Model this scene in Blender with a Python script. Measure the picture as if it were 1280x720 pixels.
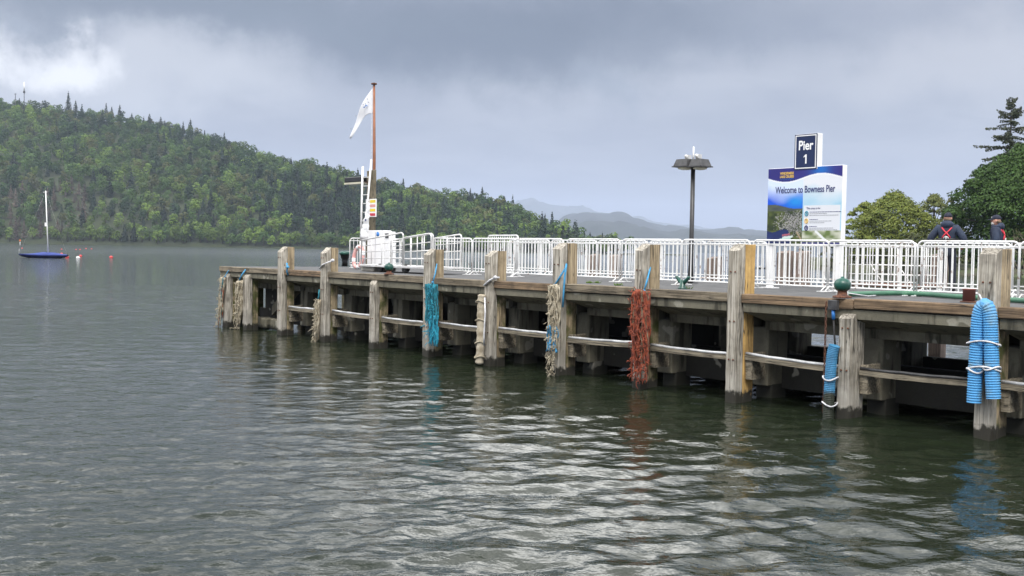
import bpy, bmesh, math, random
import numpy as np
from mathutils import Vector, Matrix

# ------------------------------------------------------------------ clear
for o in list(bpy.data.objects):
    bpy.data.objects.remove(o, do_unlink=True)
scene = bpy.context.scene
COL = scene.collection
rnd = random.Random(7)
R = math.radians

# ------------------------------------------------------------------ camera
F = 1350.0            # focal length in pixels of the 1280 px wide photograph
HORY = 311.5          # horizon row at the middle column
ROLL = R(1.0)
HC = 2.72             # eye height above the lake
PITCH = math.atan((360 - HORY) / F)
fwd = Vector((0, math.cos(PITCH), -math.sin(PITCH)))
rgt = Vector((1, 0, 0))
upv = rgt.cross(fwd)
cr, sr = math.cos(ROLL), math.sin(ROLL)
IR = rgt * cr + upv * sr
IU = upv * cr - rgt * sr
CAMP = Vector((0, 0, HC))
cd = bpy.data.cameras.new('camera')
cam = bpy.data.objects.new('camera', cd)
COL.objects.link(cam)
cd.sensor_width = 36
cd.lens = 36 * F / 1280
cd.clip_start = 0.1
cd.clip_end = 60000
cam.matrix_world = Matrix(((IR.x, IU.x, -fwd.x, 0), (IR.y, IU.y, -fwd.y, 0), (IR.z, IU.z, -fwd.z, HC), (0, 0, 0, 1)))
scene.camera = cam


def ray(x, y):
    return (fwd + IR * ((x - 640) / F) - IU * ((y - 360) / F)).normalized()


def hit_z(x, y, z):
    d = ray(x, y)
    return CAMP + d * ((z - HC) / d.z)


def at_dist(x, y, dist):
    """point on the pixel's ray at a ground distance (along Y)"""
    d = ray(x, y)
    return CAMP + d * (dist / d.y)


# ------------------------------------------------------------------ render, sky, sun
scene.render.engine = 'CYCLES'
scene.view_settings.view_transform = 'Standard'
scene.view_settings.look = 'None'
scene.view_settings.gamma = 1
scene.view_settings.exposure = 0.74
scene.render.film_transparent = False
scene.cycles.max_bounces = 8
scene.cycles.transparent_max_bounces = 8

SUN_EL, SUN_AZ = R(52), R(190)          # azimuth clockwise from +Y: behind the camera
sun_dir = Vector((math.sin(SUN_AZ) * math.cos(SUN_EL), math.cos(SUN_AZ) * math.cos(SUN_EL), math.sin(SUN_EL)))
sl = bpy.data.lights.new('sun', 'SUN')
sl.energy = 1.5
sl.angle = R(14)
sl.color = (1.0, 0.96, 0.9)
so = bpy.data.objects.new('sun', sl)
COL.objects.link(so)
so.rotation_euler = sun_dir.to_track_quat('Z', 'Y').to_euler()

world = bpy.data.worlds.new('World')
scene.world = world
world.use_nodes = True
WN = world.node_tree
WN.nodes.clear()


class NT:
    """tiny node helper"""
    def __init__(self, tree):
        self.t = tree

    def n(self, typ, **kw):
        nd = self.t.nodes.new(typ)
        for k, v in kw.items():
            setattr(nd, k, v)
        return nd

    def l(self, a, b):
        self.t.links.new(a, b)

    def put(self, sock, v):
        if hasattr(v, 'is_output') or isinstance(v, bpy.types.NodeSocket):
            self.l(v, sock)
        else:
            sock.default_value = v

    def math(self, op, a, b=0.0, clamp=False):
        nd = self.n('ShaderNodeMath', operation=op)
        nd.use_clamp = clamp
        self.put(nd.inputs[0], a)
        self.put(nd.inputs[1], b)
        return nd.outputs[0]

    def vmath(self, op, a, b=(0, 0, 0)):
        nd = self.n('ShaderNodeVectorMath', operation=op)
        self.put(nd.inputs[0], a)
        self.put(nd.inputs[1], b)
        return nd.outputs['Value'] if op in ('LENGTH', 'DOT_PRODUCT', 'DISTANCE') else nd.outputs[0]

    def mr(self, v, a, b, c=0.0, d=1.0, smooth=True):
        nd = self.n('ShaderNodeMapRange')
        nd.interpolation_type = 'SMOOTHSTEP' if smooth else 'LINEAR'
        self.put(nd.inputs['Value'], v)
        for k, q in zip(('From Min', 'From Max', 'To Min', 'To Max'), (a, b, c, d)):
            nd.inputs[k].default_value = q
        return nd.outputs['Result']

    def mix(self, f, a, b, blend='MIX'):
        nd = self.n('ShaderNodeMix', data_type='RGBA', blend_type=blend)
        self.put(nd.inputs['Factor'], f)
        for s, v in ((6, a), (7, b)):
            if isinstance(v, tuple) and len(v) == 3:
                v = (*v, 1)
            self.put(nd.inputs[s], v)
        return nd.outputs[2]

    def noise(self, vec, scale, detail=4, rough=0.55, dist=0.0):
        nd = self.n('ShaderNodeTexNoise')
        if vec is not None:
            self.l(vec, nd.inputs['Vector'])
        nd.inputs['Scale'].default_value = scale
        nd.inputs['Detail'].default_value = detail
        nd.inputs['Roughness'].default_value = rough
        nd.inputs['Distortion'].default_value = dist
        return nd.outputs['Fac']


w = NT(WN)
tc = w.n('ShaderNodeTexCoord')
D = tc.outputs['Generated']
sep = w.n('ShaderNodeSeparateXYZ')
w.l(D, sep.inputs[0])
zz = w.math('MAXIMUM', sep.outputs[2], 0.0)
den = w.math('ADD', zz, 0.16)
comb = w.n('ShaderNodeCombineXYZ')
w.l(w.math('DIVIDE', sep.outputs[0], den), comb.inputs[0])
w.l(w.math('DIVIDE', sep.outputs[1], den), comb.inputs[1])
cl = w.noise(comb.outputs[0], 0.9, 7, 0.52, 0.25)          # cloud layer seen in perspective
cl2 = w.noise(comb.outputs[0], 3.1, 6, 0.55, 0.4)
wob = w.n('ShaderNodeTexNoise')
wob.inputs['Scale'].default_value = 9.0
wob.inputs['Detail'].default_value = 9
wob.inputs['Roughness'].default_value = 0.58
w.l(D, wob.inputs['Vector'])
wv = w.vmath('MULTIPLY', w.vmath('SUBTRACT', wob.outputs['Color'], (0.5, 0.5, 0.5)), (0.24, 0.24, 0.125))
DW = w.vmath('ADD', D, wv)


def blob(px, py, wa, we, lo=0.25):
    """soft cloud patch around the direction of a pixel; half sizes in pixels"""
    c = ray(px, py)
    q = w.vmath('MULTIPLY', w.vmath('SUBTRACT', DW, tuple(c)), (F / wa, F / wa, F / we))
    return w.mr(w.vmath('LENGTH', q), 1.0, lo, 0.0, 1.0)


sky_low = (0.238, 0.248, 0.298)
cloud_dark = (0.088, 0.102, 0.132)
cloud_mid = (0.222, 0.234, 0.276)
cloud_lit = (0.70, 0.70, 0.71)
c0 = w.mix(w.mr(cl, 0.36, 0.66), cloud_mid, (0.315, 0.326, 0.362))
# higher up the deck thins and brightens (the light on the water and the white railings comes from there)
c0 = w.mix(w.mr(zz, 0.228, 0.40), c0, w.mix(w.mr(cl, 0.44, 0.62), (0.60, 0.62, 0.68), (3.9, 3.86, 3.75)))
c0 = w.mix(w.mr(zz, 0.01, 0.17), sky_low, c0)
c0 = w.mix(w.math('MULTIPLY', w.mr(cl2, 0.42, 0.62), 0.32), c0, (0.19, 0.202, 0.25))
def over(col, f, k, c):
    return w.mix(w.math('MULTIPLY', f, k), col, c)
c0 = over(c0, blob(520, 10, 740, 120, 0.3), 0.95, (0.140, 0.157, 0.195))
c0 = over(c0, blob(640, 50, 330, 85, 0.25), 0.9, cloud_dark)
c0 = over(c0, blob(800, 112, 70, 38, 0.2), 0.5, (0.17, 0.195, 0.24))
c0 = over(c0, blob(250, 10, 520, 48, 0.2), 0.75, (0.115, 0.135, 0.165))
c0 = over(c0, blob(120, 92, 350, 66, 0.2), 0.9, (0.38, 0.39, 0.42))
c0 = over(c0, blob(60, 62, 100, 36, 0.2), 0.8, cloud_lit)
c0 = over(c0, blob(8, 36, 45, 24, 0.3), 0.7, (0.19, 0.215, 0.26))
c0 = over(c0, blob(1230, 80, 360, 75, 0.1), 0.7, (0.37, 0.373, 0.398))
nish = w.n('ShaderNodeTexSky')
nish.sky_type = 'NISHITA'
nish.sun_disc = False
nish.sun_elevation = SUN_EL
nish.sun_rotation = SUN_AZ
nb = w.vmath('MULTIPLY', nish.outputs[0], (0.10, 0.10, 0.10))
ctot = w.mix(0.93, nb, c0)
bg = w.n('ShaderNodeBackground')
w.l(ctot, bg.inputs['Color'])
bg.inputs['Strength'].default_value = 1.0
wo = w.n('ShaderNodeOutputWorld')
w.l(bg.outputs[0], wo.inputs['Surface'])

# ------------------------------------------------------------------ pier frame: s along the front (towards the near end), v across (away from the camera side), z up
O2 = Vector((7.04915, 16.06062))
DS = Vector((0.64773472, -0.76186596))
DV = Vector((0.76186596, 0.64773472))
THETA = math.atan2(DS.y, DS.x)
DECK = 1.98


def L(s, v, z=DECK):
    p = O2 + DS * s + DV * v
    return Vector((p.x, p.y, z))


def at_v(x, y, v):
    r = ray(x, y)
    r2 = Vector((r.x, r.y))
    t = (v + O2.dot(DV)) / r2.dot(DV)
    p = CAMP + r * t
    return (Vector((p.x, p.y)) - O2).dot(DS), p.z


def on_deck(x, y):
    p = hit_z(x, y, DECK)
    q = Vector((p.x, p.y)) - O2
    return q.dot(DS), q.dot(DV)


# ------------------------------------------------------------------ materials
def new_mat(name):
    m = bpy.data.materials.new(name)
    m.use_nodes = True
    m.node_tree.nodes.clear()
    k = NT(m.node_tree)
    p = k.n('ShaderNodeBsdfPrincipled')
    o = k.n('ShaderNodeOutputMaterial')
    k.l(p.outputs[0], o.inputs[0])
    return m, k, p


def coords(k, scale=(1, 1, 1)):
    t = k.n('ShaderNodeTexCoord')
    oi = k.n('ShaderNodeObjectInfo')
    off = k.vmath('SCALE', (37.0, 51.0, 23.0))
    k.l(oi.outputs['Random'], off.node.inputs['Scale'])
    a = k.vmath('ADD', t.outputs['Object'], off)
    return k.vmath('MULTIPLY', a, scale), a


def bump(k, p, h, strength=0.4, dist=0.02):
    b = k.n('ShaderNodeBump')
    b.inputs['Strength'].default_value = strength
    b.inputs['Distance'].default_value = dist
    k.l(h, b.inputs['Height'])
    k.l(b.outputs[0], p.inputs['Normal'])


def m_plain(name, c1, c2=None, scale=6.0, rough=0.5, metal=0.0, bs=0.15, lo=0.35, hi=0.65):
    m, k, p = new_mat(name)
    c2 = c2 or tuple(x * 0.75 for x in c1)
    v, a = coords(k)
    f = k.noise(a, scale, 5, 0.6)
    k.l(k.mix(k.mr(f, lo, hi), c1, c2), p.inputs['Base Color'])
    p.inputs['Roughness'].default_value = rough
    p.inputs['Metallic'].default_value = metal
    if bs:
        bump(k, p, k.noise(a, scale * 6, 3), bs, 0.01)
    return m


def m_wood(name, light, dark, axis='z', algae=0.0, wet=True, pale_base=False):
    m, k, p = new_mat(name)
    sc = (26, 26, 0.9) if axis == 'z' else (0.9, 26, 26)
    v, a = coords(k, sc)
    g = k.noise(v, 1.0, 6, 0.65)
    big = k.noise(a, 2.3, 4, 0.6)
    col = k.mix(k.mr(g, 0.32, 0.66), dark, light)
    col = k.mix(k.math('MULTIPLY', k.mr(big, 0.42, 0.70), 0.55), col, tuple(x * 0.45 for x in dark))
    sc2 = (9, 9, 0.35) if axis == 'z' else (0.35, 9, 9)
    v2, _ = coords(k, sc2)
    crack = k.mr(k.math('ABSOLUTE', k.math('SUBTRACT', k.noise(v2, 1.0, 3, 0.5, 0.3), 0.5)), 0.0, 0.018, 1.0, 0.0)
    col = k.mix(k.math('MULTIPLY', crack, 0.8), col, (0.02, 0.016, 0.012))
    geo = k.n('ShaderNodeNewGeometry')
    sp = k.n('ShaderNodeSeparateXYZ')
    k.l(geo.outputs['Position'], sp.inputs[0])
    if algae:
        al = k.math('MULTIPLY', k.mr(k.noise(a, 3.0, 5, 0.6), 0.38, 0.62), algae)
        col = k.mix(k.math('MULTIPLY', al, k.mr(sp.outputs[2], 2.0, 1.6)), col, (0.055, 0.065, 0.012))
    if wet:
        zj = k.math('ADD', sp.outputs[2], k.math('MULTIPLY', k.math('SUBTRACT', k.noise(a, 9.0, 4), 0.5), 0.35))
        if pale_base:
            col = k.mix(k.math('MULTIPLY', k.mr(zj, 0.75, 0.3), 0.55), col, (0.36, 0.34, 0.30))
        col = k.mix(k.mr(zj, 0.24, 0.14), col, (0.022, 0.020, 0.014))
    k.l(col, p.inputs['Base Color'])
    p.inputs['Roughness'].default_value = 0.85
    bump(k, p, k.math('SUBTRACT', g, k.math('MULTIPLY', crack, 0.6)), 0.55, 0.02)
    return m


def m_concrete(name, c, stain=0.6):
    m, k, p = new_mat(name)
    v, a = coords(k, (5, 5, 0.7))
    st = k.noise(v, 1.0, 5, 0.6)
    bl = k.noise(a, 1.7, 5, 0.65)
    fine = k.noise(a, 40, 3, 0.6)
    col = k.mix(k.mr(bl, 0.3, 0.7), c, tuple(x * 0.62 for x in c))
    col = k.mix(k.math('MULTIPLY', k.mr(st, 0.50, 0.66), stain), col, (0.028, 0.026, 0.018))
    col = k.mix(k.math('MULTIPLY', k.mr(k.noise(a, 2.6, 2, 0.4), 0.66, 0.70), 0.55), col, (0.42, 0.40, 0.33))
    col = k.mix(k.math('MULTIPLY', k.mr(fine, 0.4, 0.75), 0.25), col, (0.05, 0.048, 0.04))
    geo = k.n('ShaderNodeNewGeometry')
    sp = k.n('ShaderNodeSeparateXYZ')
    k.l(geo.outputs['Position'], sp.inputs[0])
    zj = k.math('ADD', sp.outputs[2], k.math('MULTIPLY', k.math('SUBTRACT', k.noise(a, 7.0, 4), 0.5), 0.3))
    col = k.mix(k.mr(zj, 0.22, 0.08), col, (0.018, 0.018, 0.012))
    k.l(col, p.inputs['Base Color'])
    p.inputs['Roughness'].default_value = 0.9
    bump(k, p, fine, 0.4, 0.01)
    return m


def m_paint(name, c, rust=0.3, rough=0.4):
    m, k, p = new_mat(name)
    v, a = coords(k)
    f = k.noise(a, 5.0, 6, 0.65)
    col = k.mix(k.mr(k.noise(a, 1.9, 4), 0.3, 0.8), c, tuple(x * 0.86 for x in c))
    col = k.mix(k.math('MULTIPLY', k.mr(f, 0.59, 0.66), rust), col, (0.20, 0.085, 0.035))
    k.l(col, p.inputs['Base Color'])
    p.inputs['Roughness'].default_value = rough
    return m


def m_leaf(name, trans=0.14):
    """leaf colour from the mesh attribute 'col' times the object's own colour"""
    m, k, p = new_mat(name)
    at = k.n('ShaderNodeAttribute')
    at.attribute_name = 'col'
    oi = k.n('ShaderNodeObjectInfo')
    c = k.mix(1.0, at.outputs['Color'], oi.outputs['Color'], 'MULTIPLY')
    k.l(c, p.inputs['Base Color'])
    p.inputs['Roughness'].default_value = 0.65
    p.inputs['Specular IOR Level'].default_value = 0.25
    tr = k.n('ShaderNodeBsdfTranslucent')
    k.l(c, tr.inputs['Color'])
    ms = k.n('ShaderNodeMixShader')
    ms.inputs[0].default_value = trans
    out = [n for n in m.node_tree.nodes if n.type == 'OUTPUT_MATERIAL'][0]
    k.l(p.outputs[0], ms.inputs[1])
    k.l(tr.outputs[0], ms.inputs[2])
    k.l(ms.outputs[0], out.inputs[0])
    return m


def m_print(name, rough=0.35):
    """flat print: colours from the mesh attribute 'col'"""
    m, k, p = new_mat(name)
    at = k.n('ShaderNodeAttribute')
    at.attribute_name = 'col'
    k.l(at.outputs['Color'], p.inputs['Base Color'])
    p.inputs['Roughness'].default_value = rough
    return m


def m_slime(name, top, low, zc):
    m, k, p = new_mat(name)
    v, a = coords(k)
    geo = k.n('ShaderNodeNewGeometry')
    sp = k.n('ShaderNodeSeparateXYZ')
    k.l(geo.outputs['Position'], sp.inputs[0])
    zj = k.math('ADD', sp.outputs[2], k.math('MULTIPLY', k.math('SUBTRACT', k.noise(a, 6.0, 4), 0.5), 0.3))
    col = k.mix(k.mr(k.noise(a, 5, 4), 0.4, 0.7), top, tuple(q * 0.6 for q in top))
    k.l(k.mix(k.mr(zj, zc + 0.05, zc - 0.05), col, low), p.inputs['Base Color'])
    p.inputs['Roughness'].default_value = 0.6
    return m


MAT = {
    'grey_wood': m_wood('weathered_grey_timber', (0.52, 0.48, 0.41), (0.17, 0.15, 0.115), 'z', 0.0, True, True),
    'tan_wood': m_wood('tan_timber', (0.45, 0.36, 0.23), (0.16, 0.12, 0.07), 'z', 0.95),
    'new_wood': m_wood('new_yellow_timber', (0.62, 0.41, 0.15), (0.42, 0.25, 0.08), 'z', 0.0),
    'plank': m_wood('weathered_plank', (0.27, 0.225, 0.16), (0.085, 0.068, 0.045), 'x', 0.0, False),
    'new_plank': m_wood('brown_plank', (0.27, 0.185, 0.11), (0.09, 0.06, 0.036), 'x', 0.0, False),
    'waling': m_wood('waling_timber', (0.30, 0.26, 0.19), (0.10, 0.085, 0.06), 'x', 0.0, False),
    'pink_wood': m_wood('reddish_timber', (0.30, 0.235, 0.20), (0.17, 0.13, 0.11), 'z', 0.0),
    'concrete': m_concrete('stained_concrete', (0.20, 0.185, 0.135), 0.8),
    'concrete_painted_shade': m_concrete('stained_concrete_painted_shade', (0.030, 0.028, 0.022), 0.7),  # stained concrete with the under-pier shade painted into its base colour
    'deck': m_plain('tarmac_deck', (0.105, 0.105, 0.105), (0.065, 0.066, 0.068), 3.0, 0.9, bs=0.5),
    'white': m_paint('white_paint', (0.80, 0.80, 0.79), 0.75),
    'white_clean': m_paint('clean_white_paint', (0.82, 0.82, 0.82), 0.05),
    'aluminium': m_plain('aluminium_tube', (0.72, 0.72, 0.72), (0.55, 0.54, 0.52), 4, 0.35, 0.3),
    'pipe': m_plain('grey_plastic_pipe', (0.62, 0.63, 0.64), (0.36, 0.37, 0.38), 3, 0.45),
    'green': m_plain('dark_green_paint', (0.012, 0.085, 0.062), (0.010, 0.055, 0.042), 4, 0.3),
    'green_hose': m_plain('green_hose_rubber', (0.055, 0.17, 0.10), (0.04, 0.12, 0.075), 4, 0.5),
    'rust': m_plain('rusty_iron', (0.16, 0.065, 0.035), (0.07, 0.032, 0.022), 14, 0.85, bs=0.5),
    'black': m_plain('black_metal', (0.012, 0.012, 0.014), (0.02, 0.02, 0.022), 4, 0.4),
    'darkgrey': m_plain('dark_grey_metal', (0.06, 0.06, 0.062), (0.03, 0.03, 0.032), 8, 0.5),
    'rubber': m_plain('black_rubber', (0.015, 0.015, 0.015), (0.025, 0.025, 0.025), 8, 0.8),
    'blue_hose': m_plain('sky_blue_ribbed_hose', (0.075, 0.30, 0.58), (0.17, 0.27, 0.33), 3.5, 0.6, lo=0.48, hi=0.72),
    'blue_wet': m_slime('blue_and_slimy_hose', (0.05, 0.22, 0.40), (0.022, 0.028, 0.018), 0.42),
    'teal': m_plain('teal_netting', (0.02, 0.22, 0.28), (0.02, 0.11, 0.15), 12, 0.9, bs=0.8),
    'teal_bright': m_plain('bright_teal_rope', (0.02, 0.30, 0.42), (0.02, 0.17, 0.26), 12, 0.9, bs=0.8),
    'blue_cord': m_plain('blue_cord', (0.06, 0.30, 0.55), (0.05, 0.22, 0.38), 9, 0.8),
    'orange_rope': m_plain('orange_red_rope', (0.32, 0.070, 0.030), (0.15, 0.04, 0.028), 9, 0.9, bs=0.8),
    'brown_rope': m_plain('brown_rope', (0.23, 0.16, 0.10), (0.10, 0.07, 0.045), 9, 0.95, bs=0.8),
    'cream_rope': m_plain('cream_rope', (0.48, 0.43, 0.33), (0.27, 0.23, 0.16), 7, 0.95, bs=0.8),
    'white_rope': m_plain('white_rope', (0.62, 0.62, 0.63), (0.42, 0.42, 0.44), 9, 0.9),
    'canvas': m_plain('dirty_cream_canvas', (0.46, 0.41, 0.32), (0.28, 0.23, 0.16), 5, 0.95, bs=0.6),
    'glass_lamp': m_plain('lamp_glass', (0.62, 0.58, 0.44), (0.5, 0.47, 0.36), 3, 0.2, bs=0),
    'navy_sign': m_plain('navy_sign_face', (0.012, 0.024, 0.085), (0.010, 0.020, 0.07), 2, 0.35, bs=0),
    'sign_white': m_plain('sign_white', (0.82, 0.82, 0.82), (0.78, 0.78, 0.78), 2, 0.4, bs=0),
    'gold': m_plain('gold_lettering', (0.72, 0.48, 0.12), (0.68, 0.44, 0.10), 3, 0.5, bs=0),
    'navy_ink': m_plain('navy_lettering', (0.035, 0.045, 0.16), (0.03, 0.04, 0.13), 3, 0.5, bs=0),
    'grey_ink': m_plain('grey_print', (0.30, 0.31, 0.34), (0.26, 0.27, 0.3), 3, 0.5, bs=0),
    'pole_wood': m_plain('varnished_pole', (0.27, 0.10, 0.045), (0.19, 0.075, 0.035), 4, 0.6),
    'jacket': m_plain('navy_jacket_cloth', (0.017, 0.030, 0.062), (0.011, 0.018, 0.040), 5, 0.75, bs=0.3),
    'trouser': m_plain('dark_navy_trousers', (0.010, 0.013, 0.026), (0.016, 0.02, 0.036), 5, 0.85, bs=0.3),
    'cap': m_plain('navy_cap', (0.010, 0.014, 0.032), (0.008, 0.011, 0.026), 5, 0.8),
    'skin': m_plain('skin', (0.55, 0.30, 0.22), (0.48, 0.25, 0.18), 6, 0.55, bs=0),
    'beard': m_plain('grey_beard', (0.55, 0.53, 0.50), (0.4, 0.38, 0.36), 30, 0.9),
    'red_strap': m_plain('red_strap', (0.62, 0.035, 0.06), (0.55, 0.03, 0.05), 4, 0.6, bs=0),
    'boot': m_plain('black_boot', (0.012, 0.012, 0.012), (0.02, 0.02, 0.02), 6, 0.5),
    'red_buoy': m_plain('red_buoy', (0.62, 0.06, 0.06), (0.5, 0.06, 0.06), 2, 0.45, bs=0),
    'hull': m_plain('navy_hull', (0.010, 0.016, 0.075), (0.008, 0.012, 0.055), 1, 0.25, bs=0),
    'cover': m_plain('blue_boat_cover', (0.020, 0.045, 0.23), (0.014, 0.03, 0.16), 1.2, 0.7),
    'leaf': m_leaf('leaves'),
    'bark': m_plain('bark', (0.085, 0.065, 0.048), (0.045, 0.035, 0.027), 3, 0.95, bs=0.5),
    'print': m_print('printed_panel'),
    'pale_concrete': m_plain('pale_base_block', (0.45, 0.42, 0.36), (0.3, 0.28, 0.24), 5, 0.9),
    'pink': m_plain('faded_pink_plastic', (0.62, 0.28, 0.26), (0.66, 0.42, 0.4), 3, 0.6),
    'yellow': m_plain('yellow_label', (0.80, 0.62, 0.03), None, 3, 0.5, bs=0),
    'redlabel': m_plain('red_label', (0.66, 0.06, 0.09), None, 3, 0.5, bs=0),
    'bluelabel': m_plain('blue_label', (0.03, 0.19, 0.55), None, 3, 0.5, bs=0),
    'moss': m_plain('moss', (0.10, 0.17, 0.02), (0.06, 0.11, 0.015), 20, 0.95),
}


# ------------------------------------------------------------------ mesh helpers
class MB:
    def __init__(self):
        self.v, self.f, self.sm = [], [], []

    def add(self, vs, fs, smooth=False):
        b = len(self.v)
        self.v += [tuple(q) for q in vs]
        self.f += [tuple(b + i for i in q) for q in fs]
        self.sm += [smooth] * len(fs)
        return self

    def box(self, c, size, rz=0.0, M=None):
        hx, hy, hz = (q / 2 for q in size)
        vs = [Vector((sx * hx, sy * hy, sz * hz)) for sx in (-1, 1) for sy in (-1, 1) for sz in (-1, 1)]
        if rz:
            rm = Matrix.Rotation(rz, 3, 'Z')
            vs = [rm @ q for q in vs]
        if M is not None:
            vs = [M @ q for q in vs]
        vs = [q + Vector(c) for q in vs]
        return self.add(vs, [(0, 1, 3, 2), (4, 6, 7, 5), (0, 4, 5, 1), (2, 3, 7, 6), (0, 2, 6, 4), (1, 5, 7, 3)])

    def bbox(self, c, size, b=0.01):
        """box with bevelled vertical and horizontal edges (chamfer)"""
        hx, hy, hz = (q / 2 for q in size)
        vs, rings = [], []
        for z, ins in ((-hz, b), (-hz + b, 0), (hz - b, 0), (hz, b)):
            x, y = hx - ins, hy - ins
            ring = [(-x + b, -y), (x - b, -y), (x, -y + b), (x, y - b), (x - b, y), (-x + b, y), (-x, y - b), (-x, -y + b)]
            rings.append(len(vs))
            vs += [(c[0] + px, c[1] + py, c[2] + z) for px, py in ring]
        fs = []
        for a, d in zip(rings[:-1], rings[1:]):
            for i in range(8):
                j = (i + 1) % 8
                fs.append((a + i, a + j, d + j, d + i))
        fs += [tuple(range(7, -1, -1)), tuple(rings[-1] + i for i in range(8))]
        return self.add(vs, fs)

    def tube(self, path, r, seg=8, cap=True, closed=False, smooth=True):
        path = [Vector(p) for p in path]
        n = len(path)
        rr = r if isinstance(r, (list, tuple)) else [r] * n
        vs, fs = [], []
        prev = None
        for i, p in enumerate(path):
            if closed:
                t = path[(i + 1) % n] - path[i - 1]
            else:
                t = path[min(i + 1, n - 1)] - path[max(i - 1, 0)]
            t = t.normalized() if t.length > 1e-9 else Vector((0, 0, 1))
            if prev is None:
                a = Vector((0, 0, 1)) if abs(t.z) < 0.9 else Vector((1, 0, 0))
                x = t.cross(a).normalized()
            else:
                x = (prev - t * prev.dot(t)).normalized()
            prev = x
            y = t.cross(x)
            for k in range(seg):
                a = 2 * math.pi * k / seg
                vs.append(p + (x * math.cos(a) + y * math.sin(a)) * rr[i])
        m = n if closed else n - 1
        for i in range(m):
            a, b = i * seg, ((i + 1) % n) * seg
            for k in range(seg):
                j = (k + 1) % seg
                fs.append((a + k, a + j, b + j, b + k))
        if cap and not closed:
            fs += [tuple(range(seg - 1, -1, -1)), tuple((n - 1) * seg + k for k in range(seg))]
        return self.add(vs, fs, smooth)

    def lathe(self, prof, c=(0, 0, 0), seg=20, smooth=True):
        vs, fs = [], []
        for r, z in prof:
            for k in range(seg):
                a = 2 * math.pi * k / seg
                vs.append((c[0] + r * math.cos(a), c[1] + r * math.sin(a), c[2] + z))
        for i in range(len(prof) - 1):
            for k in range(seg):
                j = (k + 1) % seg
                fs.append((i * seg + k, i * seg + j, (i + 1) * seg + j, (i + 1) * seg + k))
        fs += [tuple(range(seg - 1, -1, -1)), tuple((len(prof) - 1) * seg + k for k in range(seg))]
        return self.add(vs, fs, smooth)

    def prism(self, prof, x0, x1):
        """profile of (y, z) points extruded along x"""
        n = len(prof)
        vs = [(x0, y, z) for y, z in prof] + [(x1, y, z) for y, z in prof]
        fs = [(i, (i + 1) % n, n + (i + 1) % n, n + i) for i in range(n)]
        fs += [tuple(range(n - 1, -1, -1)), tuple(range(n, 2 * n))]
        return self.add(vs, fs)

    def mesh(self, name):
        me = bpy.data.meshes.new(name)
        me.from_pydata(self.v, [], self.f)
        me.polygons.foreach_set('use_smooth', self.sm)
        bm = bmesh.new()
        bm.from_mesh(me)
        bmesh.ops.recalc_face_normals(bm, faces=bm.faces)
        bm.to_mesh(me)
        bm.free()
        me.update()
        return me

    def build(self, name, mat, parent=None, loc=(0, 0, 0), rz=0.0):
        return obj(name, self.mesh(name), mat, parent, loc, rz)


def obj(name, me, mat, parent=None, loc=(0, 0, 0), rz=0.0):
    o = bpy.data.objects.new(name, me)
    COL.objects.link(o)
    if mat is not None and len(me.materials) == 0:
        me.materials.append(MAT[mat] if isinstance(mat, str) else mat)
    if parent is not None:
        o.parent = parent
    o.location = loc
    o.rotation_euler = (0, 0, rz)
    return o


def tag(o, label=None, cat=None, group=None, kind=None):
    if label:
        o['label'] = label
    if cat:
        o['category'] = cat
    if group:
        o['group'] = group
    if kind:
        o['kind'] = kind
    return o


def thing(name, label, cat, loc, rz=THETA, group=None):
    o = bpy.data.objects.new(name, None)
    o.empty_display_size = 0.2
    COL.objects.link(o)
    o.location = loc
    o.rotation_euler = (0, 0, rz)
    return tag(o, label, cat, group)


def copy_tree(o, parent=None):
    c = o.copy()
    COL.objects.link(c)
    c.parent = parent
    for ch in list(o.children):
        copy_tree(ch, c)
    return c


def np_mesh(name, V, Q, cols=None, smooth=False):
    """numpy mesh of quads (or triangles) with an optional per-vertex colour"""
    me = bpy.data.meshes.new(name)
    V = np.ascontiguousarray(V, dtype=np.float32)
    Q = np.ascontiguousarray(Q, dtype=np.int32)
    n, k = Q.shape
    me.vertices.add(len(V))
    me.vertices.foreach_set('co', V.ravel())
    me.loops.add(n * k)
    me.loops.foreach_set('vertex_index', Q.ravel())
    me.polygons.add(n)
    me.polygons.foreach_set('loop_start', np.arange(0, n * k, k, dtype=np.int32))
    me.polygons.foreach_set('loop_total', np.full(n, k, dtype=np.int32))
    if smooth:
        me.polygons.foreach_set('use_smooth', np.ones(n, dtype=bool))
    me.update(calc_edges=True)
    if cols is not None:
        a = me.color_attributes.new('col', 'FLOAT_COLOR', 'POINT')
        c4 = np.ones((len(V), 4), dtype=np.float32)
        c4[:, :3] = cols
        a.data.foreach_set('color', c4.ravel())
    return me


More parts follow.
